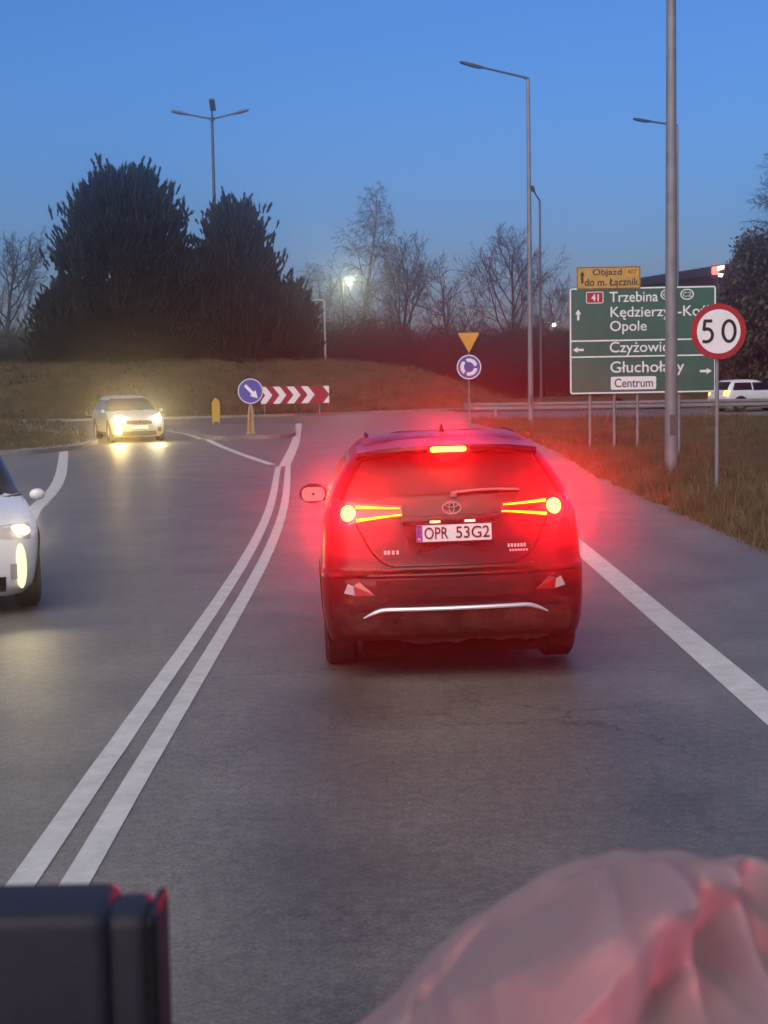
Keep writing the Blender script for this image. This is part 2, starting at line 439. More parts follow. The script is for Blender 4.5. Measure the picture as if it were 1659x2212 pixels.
def smooth_poly(p, n=8):
    out = []; L = len(p)
    for i in range(L):
        p0, p1, p2, p3 = (Vector(p[(i + k - 1) % L]) for k in range(4))
        for k in range(n):
            t = k / n
            q = 0.5 * ((2 * p1) + (p2 - p0) * t + (2 * p0 - 5 * p1 + 4 * p2 - p3) * t * t + (3 * p1 - p0 - 3 * p2 + p3) * t ** 3)
            out.append((q.x, q.y))
    return out
def inset(poly, d):
    c = Vector((sum(p[0] for p in poly) / len(poly), sum(p[1] for p in poly) / len(poly)))
    return [tuple(Vector(p) + (c - Vector(p)).normalized() * d) for p in poly]
# splitter island
isl = smooth_poly([(-5.7, 49.9), (-4.4, 49.4), (-3.1, 49.9), (-3.1, 54), (-3.7, 59.5), (-5.8, 61.5), (-9.0, 61.5), (-7.3, 56)])
MB().slab(isl, -.02, .13).build('splitter_kerb', M['kerb'])['kind'] = 'structure'
MB().slab(inset(isl, .18), .05, .136).build('splitter_paving', M['island_top'])['kind'] = 'structure'
# grassy island on the far left
li = smooth_poly([(-9.3, 43.0), (-8.9, 46), (-9.4, 50), (-11.2, 55), (-16, 59.5), (-40, 62), (-48, 52), (-40, 41.6), (-18, 41.4), (-11, 41.6)])
MB().slab(li, -.02, .13).build('left_island_kerb', M['kerb'])['kind'] = 'structure'
def in_poly(x, y, P):
    c = False; j = len(P) - 1
    for i in range(len(P)):
        if (P[i][1] > y) != (P[j][1] > y) and x < (P[j][0] - P[i][0]) * (y - P[i][1]) / (P[j][1] - P[i][1]) + P[i][0]: c = not c
        j = i
    return c
lin = inset(li, .2); lg = MB(); c0 = (-22.0, 51.0); NJ = 14
for j in range(NJ + 1):
    f = 1 - j / NJ
    for (x, y) in lin:
        X = c0[0] + (x - c0[0]) * f; Y = c0[1] + (y - c0[1]) * f
        lg.v.append((X, Y, .10 + .42 * smooth((1 - f) / .3) + .06 * nz2(X, Y, .8)))
n_ = len(lin)
for j in range(NJ):
    for k in range(n_):
        lg.f.append((j * n_ + k, j * n_ + (k + 1) % n_, (j + 1) * n_ + (k + 1) % n_, (j + 1) * n_ + k))
tag(lg.build('left_island_turf', M['grass'], smooth='all'), kind='structure')

# grass on the near left, out beyond the oncoming lane's shoulder
grass_patch('left_verge', lambda y: (-60, -13.2 + .1 * nz2(0, y, .7)), 0, 0, -17, 30.0, 1.0, lambda x, y, d: .02 + .05 * nz2(x, y, .6) + .03)

# painted lines
def line_mesh(mb, pts, width, z=0.004, n=10):
    P = [Vector((p[0], p[1])) for p in pts]; Q = []
    for i in range(len(P) - 1):
        p0 = P[max(i - 1, 0)]; p1 = P[i]; p2 = P[i + 1]; p3 = P[min(i + 2, len(P) - 1)]
        for k in range(n):
            t = k / n
            Q.append(0.5 * ((2 * p1) + (p2 - p0) * t + (2 * p0 - 5 * p1 + 4 * p2 - p3) * t * t + (3 * p1 - p0 - 3 * p2 + p3) * t ** 3))
    Q.append(P[-1]); o = len(mb.v)
    for i, q in enumerate(Q):
        t = (Q[min(i + 1, len(Q) - 1)] - Q[max(i - 1, 0)]).normalized(); nrm = Vector((-t.y, t.x))
        jit = 0.0025 * noise.noise((q.x * 3, q.y * 3, 1.0))
        a = q + nrm * (width / 2 + jit); b = q - nrm * (width / 2 - jit)
        mb.v += [(a.x, a.y, z), (b.x, b.y, z)]
    for i in range(len(Q) - 1):
        mb.f.append((o + 2 * i, o + 2 * i + 1, o + 2 * i + 3, o + 2 * i + 2))

def gxy(u, v): p = gp(u, v); return (p.x, p.y)
LEFT = [(598, 1008), (590, 1060), (567, 1130), (520, 1220), (450, 1322), (388, 1410), (290, 1545), (182, 1690), (48, 1885), (-60, 2050)]
RIGHT = [(622, 1008), (616, 1060), (598, 1130), (560, 1220), (506, 1322), (452, 1410), (370, 1545), (280, 1690), (170, 1885), (70, 2050)]
_q = np.array([gxy((a[0] + b[0]) / 2, (a[1] + b[1]) / 2) for a, b in zip(LEFT, RIGHT)])
_c = np.polyfit(_q[:, 1], _q[:, 0], 4)
for off in (-.112, .112):
    ln = MB(); line_mesh(ln, [(float(np.polyval(_c, y)) + .024 + off, y) for y in np.linspace(_q[-1, 1] - .6, _q[0, 1], 30)], .125, n=4)
    tag(ln.build('road_line', M['paint_line'], recalc=False), kind='structure')
ln = MB(); line_mesh(ln, [(2.42, -3), (2.36, 5), (2.33, 12), (2.30, 18), (2.25, 26), (2.2, 36), (2.1, 46)], .24)
tag(ln.build('road_edge_line', M['paint_line'], recalc=False), kind='structure')
ln = MB(); line_mesh(ln, [gxy(*p) for p in [(588, 1004), (520, 981), (468, 960), (445, 948)]], .20)
tag(ln.build('road_line', M['paint_line'], recalc=False), kind='structure')
ln = MB(); line_mesh(ln, [gxy(*p) for p in [(614, 1008), (630, 975), (638, 955), (643, 930), (646, 915)]], .26)
tag(ln.build('road_line', M['paint_line'], recalc=False), kind='structure')
ln = MB(); line_mesh(ln, [gxy(*p) for p in [(138, 950), (137, 985), (126, 1040), (80, 1095), (-30, 1180)]] + [(-5.9, 8), (-5.95, -3)], .24)
tag(ln.build('road_edge_line', M['paint_line'], recalc=False), kind='structure')
# white line painted on the splitter kerb's left shoulder
ln = MB(); line_mesh(ln, [(-6.0, 50.1), (-7.0, 54.5), (-8.2, 58)], .18)
tag(ln.build('road_line', M['paint_line'], recalc=False), kind='structure')

# grass blades (stuff)
def blades(name, n, samp, hmin, hmax, width):
    rng = random.Random(hash(name) % 1000 if False else len(name)); m = MB()
    for _ in range(n):
        s = samp(rng)
        if s is None: continue
        x, y, z = s
        for _b in range(rng.choice((2, 3, 4))):
            h = rng.uniform(hmin, hmax) * (0.6 + 0.8 * max(0, nz2(x, y, .8, 4) + .4)); a = rng.uniform(0, 6.28)
            ox, oy = rng.gauss(0, .05), rng.gauss(0, .05); wv = width * rng.uniform(.6, 1.2)
            lx, ly = rng.gauss(0, .35) * h, rng.gauss(0, .35) * h
            dx, dy = math.cos(a) * wv, math.sin(a) * wv
            o = len(m.v)
            m.v += [(x + ox - dx, y + oy - dy, z - .02), (x + ox + dx, y + oy + dy, z - .02), (x + ox + lx, y + oy + ly, z + h)]
            m.f.append((o, o + 1, o + 2))
    return tag(m.build(name, M['blade'], recalc=False), kind='stuff')
def s_verge(r):
    y = 12 + 50 * r.random() ** 1.3; x = verge_edge(y) + .02 + 11 * r.random() ** 1.7
    return x, y, verge_h(x, y, x - verge_edge(y))
blades('grass', 32000, s_verge, .04, .30, .011)['label'] = 'short brownish verge grass right of the road'
def s_edge(r):
    y = 10 + 44 * r.random() ** 1.2; x = verge_edge(y) + abs(r.gauss(0, .16)) - .05
    return x, y, .01
blades('edge_grass', 7000, s_edge, .04, .13, .010)['label'] = 'ragged grass fringe spilling over the right road edge'
def s_mound(r):
    a = r.uniform(-math.pi, 0.2); rr = CR - .3 - 14 * r.random() ** 1.2
    x = CI.x + rr * math.cos(a); y = CI.y + rr * math.sin(a)
    return x, y, .1 + mound(x, y)
blades('mound_grass', 14000, s_mound, .12, .34, .03)['label'] = 'rough dull grass covering the roundabout mound'
def s_left(r):
    for _ in range(20):
        x = r.uniform(-26, -9); y = r.uniform(41.5, 60)
        if in_poly(x, y, lin): return x, y, .12 + .38 * smooth(min(x + 26, 3) / 3) * smooth((-9.3 - x) / 2.5)
    return None
blades('island_grass', 5000, s_left, .06, .18, .02)['label'] = 'thin grass on the low island at the left'

# ------------------------------------------------------------------ signs
def post(mb, x, z0, z1, r=.03, y=.05): mb.tube([(x, y, z0), (x, y, z1)], r, 10); return mb

def graphics(parent, name, m, polys, y, th=.002):
    mb = MB()
    for p in polys: mb.prism(p, y - th, y)
    return mb.build(name, m, parent)

# big green direction sign
gs0 = gp(1390, 976); GD = 38.0
GX0, GX1 = -1.815, 1.825
t = thing('direction_sign', 'large green direction board with white lettering on four posts beside the road', 'road sign', (at(1388, 900, GD).x, GD, 0), R(-1.0))
ZB, ZT = 1.46, 4.10
MB().prism(rrect(GX0, GX1, ZB, ZT, .07), -.02, .02).build('panel', M['green_film'], t)
bo = MB()
def frame_ring(mb, x0, x1, z0, z1, wd, r, y0, y1):
    A = rrect(x0, x1, z0, z1, r); B = rrect(x0 + wd, x1 - wd, z0 + wd, z1 - wd, max(.005, r - wd)); n = len(A)
    vs = [(x, y0, z) for x, z in A] + [(x, y0, z) for x, z in B] + [(x, y1, z) for x, z in A] + [(x, y1, z) for x, z in B]
    fs = []
    for i in range(n):
        j = (i + 1) % n
        fs += [(i, j, n + j, n + i), (2 * n + i, 3 * n + i, 3 * n + j, 2 * n + j), (i, 2 * n + i, 2 * n + j, j), (n + i, n + j, 3 * n + j, 3 * n + i)]
    mb.add(vs, fs)
frame_ring(bo, GX0 + .012, GX1 - .012, ZB + .012, ZT - .012, .035, .06, -.024, -.020)
H = ZT - ZB
def gz(v): return ZT - (v - 624) / 229.0 * H          # photo row on the board -> height
def gx(u): return GX0 + (u - 1231) / 313.0 * (GX1 - GX0)
for v in (738, 772.5):
    bo.prism([(GX0 + .05, gz(v) - .018), (GX1 - .05, gz(v) - .018), (GX1 - .05, gz(v) + .018), (GX0 + .05, gz(v) + .018)], -.024, -.020)
bo.build('border', M['white_film'], t)
LX = 1317
T = []
def gt(s, u0, u1, v0, v1, b=.006): T.append(text_mesh(s, gx(u0), gx(u1), gz(v1), gz(v0), -.021, M['white_film'], t, bold=b))
gt('Trzebina', LX, 1420, 634, 656)
gt('Kędzierzyn-Koźle', LX + 2, 1545, 666, 695)
gt('Opole', LX + 1, 1396, 696, 725)
gt('Czyżowice', LX, 1458, 741, 771)
gt('Głuchołazy', LX + 1, 1476, 783, 815)
# arrows
def arrow_poly(cx, cz, L, wd, hw, hl, ang):
    p = [(-L / 2, -wd / 2), (L / 2 - hl, -wd / 2), (L / 2 - hl, -hw / 2), (L / 2, 0), (L / 2 - hl, hw / 2), (L / 2 - hl, wd / 2), (-L / 2, wd / 2)]
    c, s = math.cos(ang), math.sin(ang); return [(cx + x * c - z * s, cz + x * s + z * c) for x, z in p]
graphics(t, 'arrow', M['white_film'], [arrow_poly(gx(1250), gz(682), .27, .055, .15, .12, R(90))], -.021, .003)
graphics(t, 'arrow', M['white_film'], [arrow_poly(gx(1250), gz(757), .27, .055, .15, .12, R(180))], -.021, .003)
graphics(t, 'arrow', M['white_film'], [arrow_poly(gx(1522), gz(807), .30, .06, .15, .13, 0)], -.021, .003)
# road number badge
graphics(t, 'number_badge', M['red_film'], [rrect(gx(1268), gx(1303), gz(657), gz(634), .04)], -.021, .003)
fb = MB(); frame_ring(fb, gx(1267), gx(1304), gz(658), gz(633), .018, .045, -.027, -.0245); fb.build('badge_border', M['white_film'], t)
text_mesh('41', gx(1278), gx(1294), gz(653), gz(638), -.0262, M['white_film'], t, bold=.012)
# two oval badges
ob = MB()
for uc in (1440, 1482):
    ob.ring((gx(uc), gz(642)), .11, .135, -.025, -.0212, n=32, ax=1.25)
ob.build('oval_badge', M['white_film'], t)
text_mesh('C2', gx(1473), gx(1491), gz(647), gz(637), -.0215, M['white_film'], t); text_mesh('C1', gx(1431), gx(1449), gz(647), gz(637), -.0215, M['white_film'], t)
graphics(t, 'centre_panel', M['white_film'], [rrect(gx(1319), gx(1416), gz(844), gz(816), .04)], -.021, .003)
text_mesh('Centrum', gx(1327), gx(1409), gz(839), gz(820), -.0252, M['black_film'], t, bold=.006)
for u in (1275, 1327, 1377, 1466):
    mb = MB(); mb.tube([(gx(u), .06, -.35), (gx(u), .06, ZT - .1)], .038, 10); mb.build('post', M['steel'], t, smooth=True)
sb = MB()
for z in (ZB + .3, ZB + 1.3, ZT - .3): MB().box((0, .03, z), (3.4, .02, .06)).build('back_rail', M['sign_back'], t)

# yellow detour board above it
t2 = thing('detour_sign', 'small yellow detour board with black lettering mounted on top of the green board', 'road sign', (t.location.x, GD - .005, 0), R(-1.0))
a0, a1, b0, b1 = gx(1247), gx(1383), gz(628), gz(580)
MB().prism(rrect(a0, a1, b0, b1, .03), -.028, -.012).build('panel', M['ochre_film'], t2)
fb = MB(); frame_ring(fb, a0 + .01, a1 - .01, b0 + .01, b1 - .01, .014, .025, -.032, -.0282); fb.build('border', M['black_film'], t2)
graphics(t2, 'arrow', M['black_film'], [arrow_poly(gx(1259), gz(602), .30, .055, .12, .11, R(90))], -.0285, .003)
text_mesh('Objazd', gx(1281), gx(1343), gz(602), gz(585), -.029, M['black_film'], t2, bold=.012)
text_mesh('do m. Łącznik', gx(1264), gx(1379), gz(625), gz(605), -.029, M['black_film'], t2, bold=.012)
graphics(t2, 'number_badge', M['yellow_film'], [rrect(gx(1352), gx(1378), gz(600), gz(584), .02)], -.029, .003)
text_mesh('407', gx(1355), gx(1375), gz(597), gz(587), -.0325, M['black_film'], t2)
for x in (a0 + .3, a1 - .3): MB().tube([(x, .035, b0 - .3), (x, .035, b1 - .05)], .025, 8).build('bracket', M['steel'], t2)

# speed limit sign
d = 25.4; p = at(1552, 716, d)
t = thing('speed_limit_sign', 'round red-rimmed 50 speed limit sign on a slim grey post', 'road sign', (p.x, d, 0), R(2))
zc = p.z; r = .46
MB().prism(circ(0, zc, r, 56), -.015, .015).build('disc', M['red_film'], t)
MB().prism(circ(0, zc, r - .095, 56), -.02, -.0152).build('white_face', M['white_film'], t)
def stroke(pts, wd, y0, y1, mb):
    """flat stroke of constant width along a polyline in XZ"""
    P = [Vector((a, b)) for a, b in pts]; o = len(mb.v)
    for i, q in enumerate(P):
        tn = (P[min(i + 1, len(P) - 1)] - P[max(i - 1, 0)]).normalized(); nn = Vector((-tn.y, tn.x)) * wd / 2
        for s_ in (1, -1):
            for y in (y0, y1): mb.v.append((q.x + nn.x * s_, y, q.y + nn.y * s_))
    for i in range(len(P) - 1):
        a = o + 4 * i; b = a + 4
        mb.f += [(a, a + 2, b + 2, b), (a + 1, b + 1, b + 3, a + 3), (a, b, b + 1, a + 1), (a + 2, a + 3, b + 3, b + 2)]
    e = o + 4 * (len(P) - 1); mb.f += [(o, o + 1, o + 3, o + 2), (e, e + 2, e + 3, e + 1)]
mb = MB()
k = .0038   # metres per unit; drawn from the photograph's digits
five = [(-30, 47), (-66, 47), (-69, 8), (-52, 11), (-38, 6), (-29, -7), (-29, -24), (-38, -38), (-54, -46), (-72, -42)]
def sm(pts, n=6):
    P = [Vector(q) for q in pts]; out = []
    for i in range(len(P) - 1):
        p0 = P[max(i - 1, 0)]; p1 = P[i]; p2 = P[i + 1]; p3 = P[min(i + 2, len(P) - 1)]
        for q in range(n):
            tt = q / n
            w_ = 0.5 * ((2 * p1) + (p2 - p0) * tt + (2 * p0 - 5 * p1 + 4 * p2 - p3) * tt * tt + (3 * p1 - p0 - 3 * p2 + p3) * tt ** 3)
            out.append((w_.x, w_.y))
    out.append(tuple(P[-1])); return out
sc = lambda pts: [(a * k, zc + b * k) for a, b in pts]
stroke(sc([(-29, 46), (-66, 46)]), .052, -.024, -.0202, mb)
stroke(sc([(-62, 46), (-66, 4)]), .050, -.0245, -.0206, mb)
stroke(sc(sm([(-66, 8), (-50, 12), (-37, 6), (-29, -8), (-30, -26), (-40, -39), (-56, -44), (-72, -41)])), .052, -.025, -.0210, mb)
stroke(sc([(45 + 27 * math.cos(2 * math.pi * q / 40), 1 + 45 * math.sin(2 * math.pi * q / 40)) for q in range(41)]), .052, -.024, -.0202, mb)
mb.build('digits', M['black_film'], t)
mb = MB(); mb.tube([(-.01, .05, -.05), (-.01, .05, zc + .3)], .034, 12); mb.build('post', M['steel'], t, smooth=True)
for dz in (-.2, .2): MB().box((0, .025, zc + dz), (.3, .02, .04)).build('clamp', M['sign_back'], t)

# give way + roundabout sign
d = 57.0; p = at(1013, 793, d)
t = thing('roundabout_sign', 'yellow give way triangle above a round blue roundabout sign on one post', 'road sign', (p.x, d, 0))
zc = p.z; r = .46
MB().prism(circ(0, zc, r), -.015, .015).build('disc', M['blue_film'], t)
mb = MB(); mb.ring((0, zc), r - .045, r - .005, -.019, -.0152); mb.build('disc_border', M['white_film'], t)
mb = MB()
for q in range(3):
    a0 = R(90 + 20 - 120 * q); a1 = R(90 - 68 - 120 * q)
    A = [a0 + (a1 - a0) * i / 12 for i in range(13)]
    ro, ri = .325, .19
    pl = [(ro * math.cos(a), zc + ro * math.sin(a)) for a in A]
    ae = a1 - R(16); rm = (ro + ri) / 2
    head = [((ro + .02) * math.cos(a1), zc + (ro + .02) * math.sin(a1)), (rm * math.cos(ae), zc + rm * math.sin(ae)), ((ri - .02) * math.cos(a1), zc + (ri - .02) * math.sin(a1))]
    inn = [(ri * math.cos(a), zc + ri * math.sin(a)) for a in reversed(A)]
    mb.prism(pl + head + inn, -.019, -.0152)
mb.build('arrows', M['white_film'], t)
zt = zc + .50
tri = [(-.42, zt + .78), (0.01, zt + .02), (.42, zt + .78)]
def round_tri(p, r_=.05, n=5):
    out = []
    for i in range(3):
        a, b, c = Vector(p[i - 1]), Vector(p[i]), Vector(p[(i + 1) % 3])
        u = (a - b).normalized(); v = (c - b).normalized()
        for q in range(n + 1):
            f = q / n; P0 = b + u * r_; P2 = b + v * r_
            x = P0 * (1 - f) ** 2 + b * 2 * f * (1 - f) + P2 * f * f; out.append((x.x, x.y))
    return out
cen = Vector((0, zt + .53))
MB().prism(round_tri(tri, .08), -.015, .015).build('triangle_rim', M['red_film'] if False else mat('worn ochre rim', (.62, .30, .04), .5), t)
MB().prism(round_tri([tuple(cen + (Vector(q) - cen) * .86) for q in tri], .07), -.019, -.0152).build('triangle_face', M['yellow_film'], t)
mb = MB(); mb.tube([(0, .045, -.05), (0, .045, zt + .9)], .03, 10); mb.build('post', M['steel'], t, smooth=True)

# keep right sign on a dirty plastic post
d = 50.6; p = at(541, 845, d)
t = thing('keep_right_sign', 'round blue keep right sign with white arrow on a stubby plastic post', 'road sign', (p.x, d, .13))
zc = p.z - .13; r = .42
MB().prism(circ(0, zc, r), -.015, .015).build('disc', M['blue_film'], t)
mb = MB(); mb.ring((0, zc), r - .03, r - .005, -.019, -.0152); mb.build('disc_border', M['white_film'], t)
graphics(t, 'arrow', M['white_film'], [arrow_poly(.03, zc - .02, .60, .10, .27, .24, R(-46))], -.0152, .004)
mb = MB()
for sx in (-1, 1): mb.tube([(sx * .085, 0, 0), (sx * .075, 0, .35), (sx * .06, 0, .7), (sx * .03, 0, .92), (sx * .012, 0, .98)], [.055, .05, .05, .045, .02], 8)
mb.box((0, .02, .45), (.12, .03, .85))
mb.box((.0, .0, .02), (.34, .26, .05))
mb.build('plastic_post', M['beige_plastic'], t, smooth=True)
mb = MB(); mb.tube([(0, .04, .5), (0, .04, zc + .3)], .03, 10); mb.build('post', M['steel'], t, smooth=True)

# yellow bollard
d = 60.5; p = gp(467, 920, .13)
t = thing('yellow_bollard', 'slim yellow plastic bollard standing on the splitter island left of the blue sign', 'bollard', (at(467, 900, d).x, d, .13))
mb = MB()
prof = [(-.155, .12), (.155, .12), (.155, .90), (.10, .98), (0, 1.08), (-.10, .98), (-.155, .90)]
mb.prism(prof, -.05, .05); mb.build('panel', M['yellow_plastic'], t)
for x in (-.11, .11): MB().box((x, 0, .06), (.06, .10, .13)).build('foot', M['beige_plastic'], t)

# chevron board
d = 75.5; cb = at(637, 853, d)
t = thing('chevron_board', 'long white and crimson chevron board on two posts before the grassy mound', 'road sign', (cb.x, d, .15), R(-3))
zc = cb.z - .15; hh = .44; W = 1.72
MB().prism(rrect(-W, W, zc - hh, zc + hh, .05), -.015, .015).build('panel', M['dark_red_film'], t)
mb = MB(); pw = 2 * W / 4.9
for q in range(-1, 6):
    x = -W + pw * q - .08; wd = pw * .50; tip = .33
    pts = [(x, zc - hh + .02), (x + wd, zc - hh + .02), (x + wd + tip, zc), (x + wd, zc + hh - .02), (x, zc + hh - .02), (x + tip, zc)]
    # clip to the board
    def clip(P, lim, side):
        out = []
        for i in range(len(P)):
            a, b = P[i], P[(i + 1) % len(P)]
            ia = (a[0] - lim) * side >= 0; ib = (b[0] - lim) * side >= 0
            if ia: out.append(a)
            if ia != ib:
                f = (lim - a[0]) / (b[0] - a[0]); out.append((lim, a[1] + f * (b[1] - a[1])))
        return out
    if q < 4:
        pts = clip(clip(pts, -W + .02, 1), W - .02, -1)
        if len(pts) > 2: mb.prism(pts, -.019, -.0152)
# broken last chevron at the right end
mb.prism([(W - .33, zc + hh - .02), (W - .02, zc + hh - .02), (W - .02, zc + .03)], -.019, -.0152)
mb.prism([(W - .33, zc - hh + .02), (W - .02, zc - .03), (W - .02, zc - hh + .02)], -.019, -.0152)
mb.build('chevrons', M['white_film'], t)
for x in (-1.52, 1.22):
    mb = MB(); mb.tube([(x, .05, -.35), (x, .05, zc + .3)], .035, 8); mb.build('post', M['steel'], t, smooth=True)

# ------------------------------------------------------------------ street lamps
def arm_lamp(name, label, x, y, z0, ztop, r0, r1, arm=(-2.0, 0, .35), head=1.0, group=None, m='steel'):
    t = thing(name, label, 'street lamp', (x, y, z0), 0, group); h = ztop - z0
    mb = MB(); mb.tube([(0, 0, -.1), (0, 0, .05), (0, 0, h * .5), (0, 0, h - .05), (.0, 0, h)], [r0, r0, (r0 + r1) / 2, r1, r1 * .8], 16)
    mb.build('pole', M[m], t, smooth=True)
    mb = MB(); mb.box((0, -r0 * .96, 1.0), (r0 * .75, .02, .38)); mb.build('access_door', M['steel_dark'], t)
    a = Vector(arm); L = a.length; dr = a.normalized()
    mb = MB(); mb.tube([(0, 0, h - .06), (0, 0, h + .0), tuple(Vector((0, 0, h + .02)) + a * .12), tuple(Vector((0, 0, h + .02)) + a)], [r1 * .95, r1 * .9, .042, .038], 10)
    mb.build('arm', M['steel_dark'], t, smooth=True)
    q = Vector((0, 0, h + .03)) + a * .93; side = Vector((-dr.y, dr.x, 0)); 
    if side.length < .1: side = Vector((0, 1, 0))
    side.normalize(); up = side.cross(dr)
    mb = MB(); Mx = Matrix((dr, side, up)).transposed()
    sec = [(0, .05, .05), (.12, .10, .09), (.35 * head + .15, .15, .085), (.9 * head, .14, .06), (1.0 * head, .09, .03)]
    vs = []
    for (s_, hw, ht) in sec:
        for (yy, zz) in ((-hw, -.02), (hw, -.02), (hw * .85, ht - .02), (-hw * .85, ht - .02)):
            vs.append(q + Mx @ Vector((s_, yy, zz)))
    fs = [(0, 1, 2, 3), (16, 19, 18, 17)]
    for i in range(4):
        for k_ in range(4): fs.append((4 * i + k_, 4 * i + (k_ + 1) % 4, 4 * i + 4 + (k_ + 1) % 4, 4 * i + 4 + k_))
    mb.add(vs, fs); mb.build('lamp_head', M['steel_dark'], t, smooth=30)
    return t
GL = None
p = gp(1450, 1040)
arm_lamp('street_lamp', 'nearest tall grey lamp pole, thickest, standing on the grass by the 50 sign', at(1450, 1040, 29.2).x, 29.2, 0, 12.9, .128, .075)
q = at(1140, 170, 56.5)
arm_lamp('street_lamp', 'tall grey lamp with a long arm pointing left, on the verge behind the dark car', at(1147, 920, 56.5).x, 56.5, 0, q.z, .105, .065, arm=(-1.75, -.25, .38), head=.9)
q = at(1455, 272, 62.4)
arm_lamp('street_lamp', 'slim grey lamp partly hidden behind the nearest lamp pole', at(1462, 1000, 62.4).x, 62.4, 0, q.z, .095, .06, arm=(-1.15, -.2, .15), head=.75)
q = at(1186, 434, 75.8)
arm_lamp('street_lamp', 'thin dark lamp with a short bent arm and oval head beyond the guard rail', at(1186, 860, 75.8).x, 79.5, .5, at(1186, 434, 79.5).z, .075, .05, arm=(-.35, -.5, .42), head=.5, m='steel_dark')
# the roundabout's three-armed mast
d = 96.0; q = at(458, 258, d)
t = thing('three_armed_lamp', 'tall mast with three spreading lamp arms rising behind the dark pines', 'street lamp', (q.x, d, 2.5))
h = q.z - 2.5
mb = MB(); mb.tube([(0, 0, -.3), (0, 0, h)], [.12, .085], 12); mb.build('mast', M['steel_dark'], t, smooth=True)
mb = MB(); mb.tube([(0, 0, h - .05), (0, 0, h + .12)], .16, 12); mb.build('hub', M['steel_dark'], t, smooth=True)
for (ax, ay, az) in ((-2.45, -.3, .5), (2.30, -.3, .5)):
    mb = MB(); mb.tube([(0, 0, h + .03), (ax * .5, ay * .5, h + .03 + az * .45), (ax, ay, h + az)], [.06, .055, .05], 8); arm_o = mb.build('arm', M['steel_dark'], t, smooth=True)
    mb = MB(); dr = Vector((ax, ay, az)).normalized(); c_ = Vector((ax, ay, h + az))
    mb.tube([tuple(c_ - dr * 1.1), tuple(c_ - dr * .5), tuple(c_)], [.05, .12, .08], 8); mb.build('lamp_head', M['steel_dark'], arm_o, smooth=True)
mb = MB(); mb.tube([(0, 0, h + .03), (.18, -1.4, h + .6)], .05, 8); arm_o = mb.build('arm', M['steel_dark'], t, smooth=True)
mb = MB(); mb.box((.22, -1.6, h + .62), (.34, .9, .12), Matrix.Rotation(R(-38), 3, 'X')); mb.build('lamp_head', M['steel_dark'], arm_o)
# little white lamp on the mound
d = 92.0; q = at(703, 781, d); q2 = at(700, 650, d)
t = thing('low_lamp', 'short white lamp post with a small left arm at the right of the pines', 'street lamp', (q.x, d, q.z - .2))
h = q2.z - t.location.z
mb = MB(); mb.tube([(0, 0, 0), (0, 0, h)], [.075, .055], 8); mb.build('pole', M['white_paint'], t, smooth=True)
mb = MB(); mb.tube([(.0, 0, h - .02), (-.05, 0, h + .03), (-.55, 0, h + .08)], .05, 8); mb.build('arm', M['white_paint'], t, smooth=True)
mb = MB(); mb.box((-.65, 0, h + .07), (.5, .2, .08)); mb.build('lamp_head', M['white_paint'], t)
mb = MB(); mb.box((0, 0, .1), (.3, .3, .25)); mb.build('base', M['kerb'], t)
# lit lamp among the birches
d = 112.0; q = at(755, 611, d)
t = thing('lit_lamp', 'glowing greenish white street lamp shining in front of the birch', 'street lamp', (q.x - .5, d, 1.5))
h = q.z - 1.5
mb = MB(); mb.tube([(0, .3, 0), (0, .3, h + .35)], [.08, .06], 8); mb.build('pole', M['steel_dark'], t, smooth=True)
mb = MB(); mb.tube([(0, .3, h + .3), (.3, .1, h + .42), (.62, -.02, h + .40)], .045, 8); mb.build('arm', M['steel_dark'], t, smooth=True)
mb = MB(); mb.box((.5, 0, h + .30), (.66, .5, .14)); mb.build('lamp_head', M['steel_dark'], t)
bmh = bmesh.new(); bmesh.ops.create_uvsphere(bmh, u_segments=16, v_segments=10, radius=1.0)
def sphere(parent, name, c, s, m, rot=None):
    me = bpy.data.meshes.new(name); bmh.to_mesh(me); 
    for v in me.vertices:
        p_ = Vector((v.co.x * s[0], v.co.y * s[1], v.co.z * s[2]))
        if rot is not None: p_ = rot @ p_
        v.co = p_ + Vector(c)
    me.materials.append(m); me.polygons.foreach_set('use_smooth', [True] * len(me.polygons))
    o = bpy.data.objects.new(name, me); COL.objects.link(o); o.parent = parent; return o
sphere(t, 'lamp_globe', (.5, -.02, h), (.15, .15, .22), M['lamp_glow'])
lamp('lamp_light', 'POINT', (.5, -.75, h), 130, (.9, 1.0, .6), .2, t)
# distant lit lamp by the pale roof
d = 120.0; q = at(1197, 702, d)
t = thing('wall_lamp', 'tiny lit white lamp at the end of the far pale roof', 'lamp', (q.x, d, q.z))
sphere(t, 'bulb', (0, 0, 0), (.12, .12, .12), M['lamp_glow'])
mb = MB(); mb.tube([(0, .05, -3.5), (0, .05, .25)], .06, 6); mb.build('pole', M['steel_dark'], t)

# ------------------------------------------------------------------ guard rail
gr = thing('guard_rail', 'long galvanised steel guard rail running along the exit road', 'guard rail', (4.4, 63.0, 0))
sec = [(0, .44), (-.06, .47), (-.06, .54), (-.01, .58), (-.01, .61), (-.06, .65), (-.06, .72), (0, .75), (.012, .75), (-.04, .715), (-.04, .655), (.012, .62), (.012, .57), (-.04, .535), (-.04, .475), (.012, .44)]
mb = MB(); X = [(-.9, 1.6), (-.6, .7), (0, .15), (.8, 0)] + [(1.5 + 2 * i, -.015 * i) for i in range(33)]
n_ = len(sec)
for (x, y) in X:
    for (dy, z) in sec: mb.v.append((x, y + dy, z))
for i in range(len(X) - 1):
    for k_ in range(n_): mb.f.append((i * n_ + k_, i * n_ + (k_ + 1) % n_, (i + 1) * n_ + (k_ + 1) % n_, (i + 1) * n_ + k_))
mb.build('rail', M['steel'], gr, smooth=25)
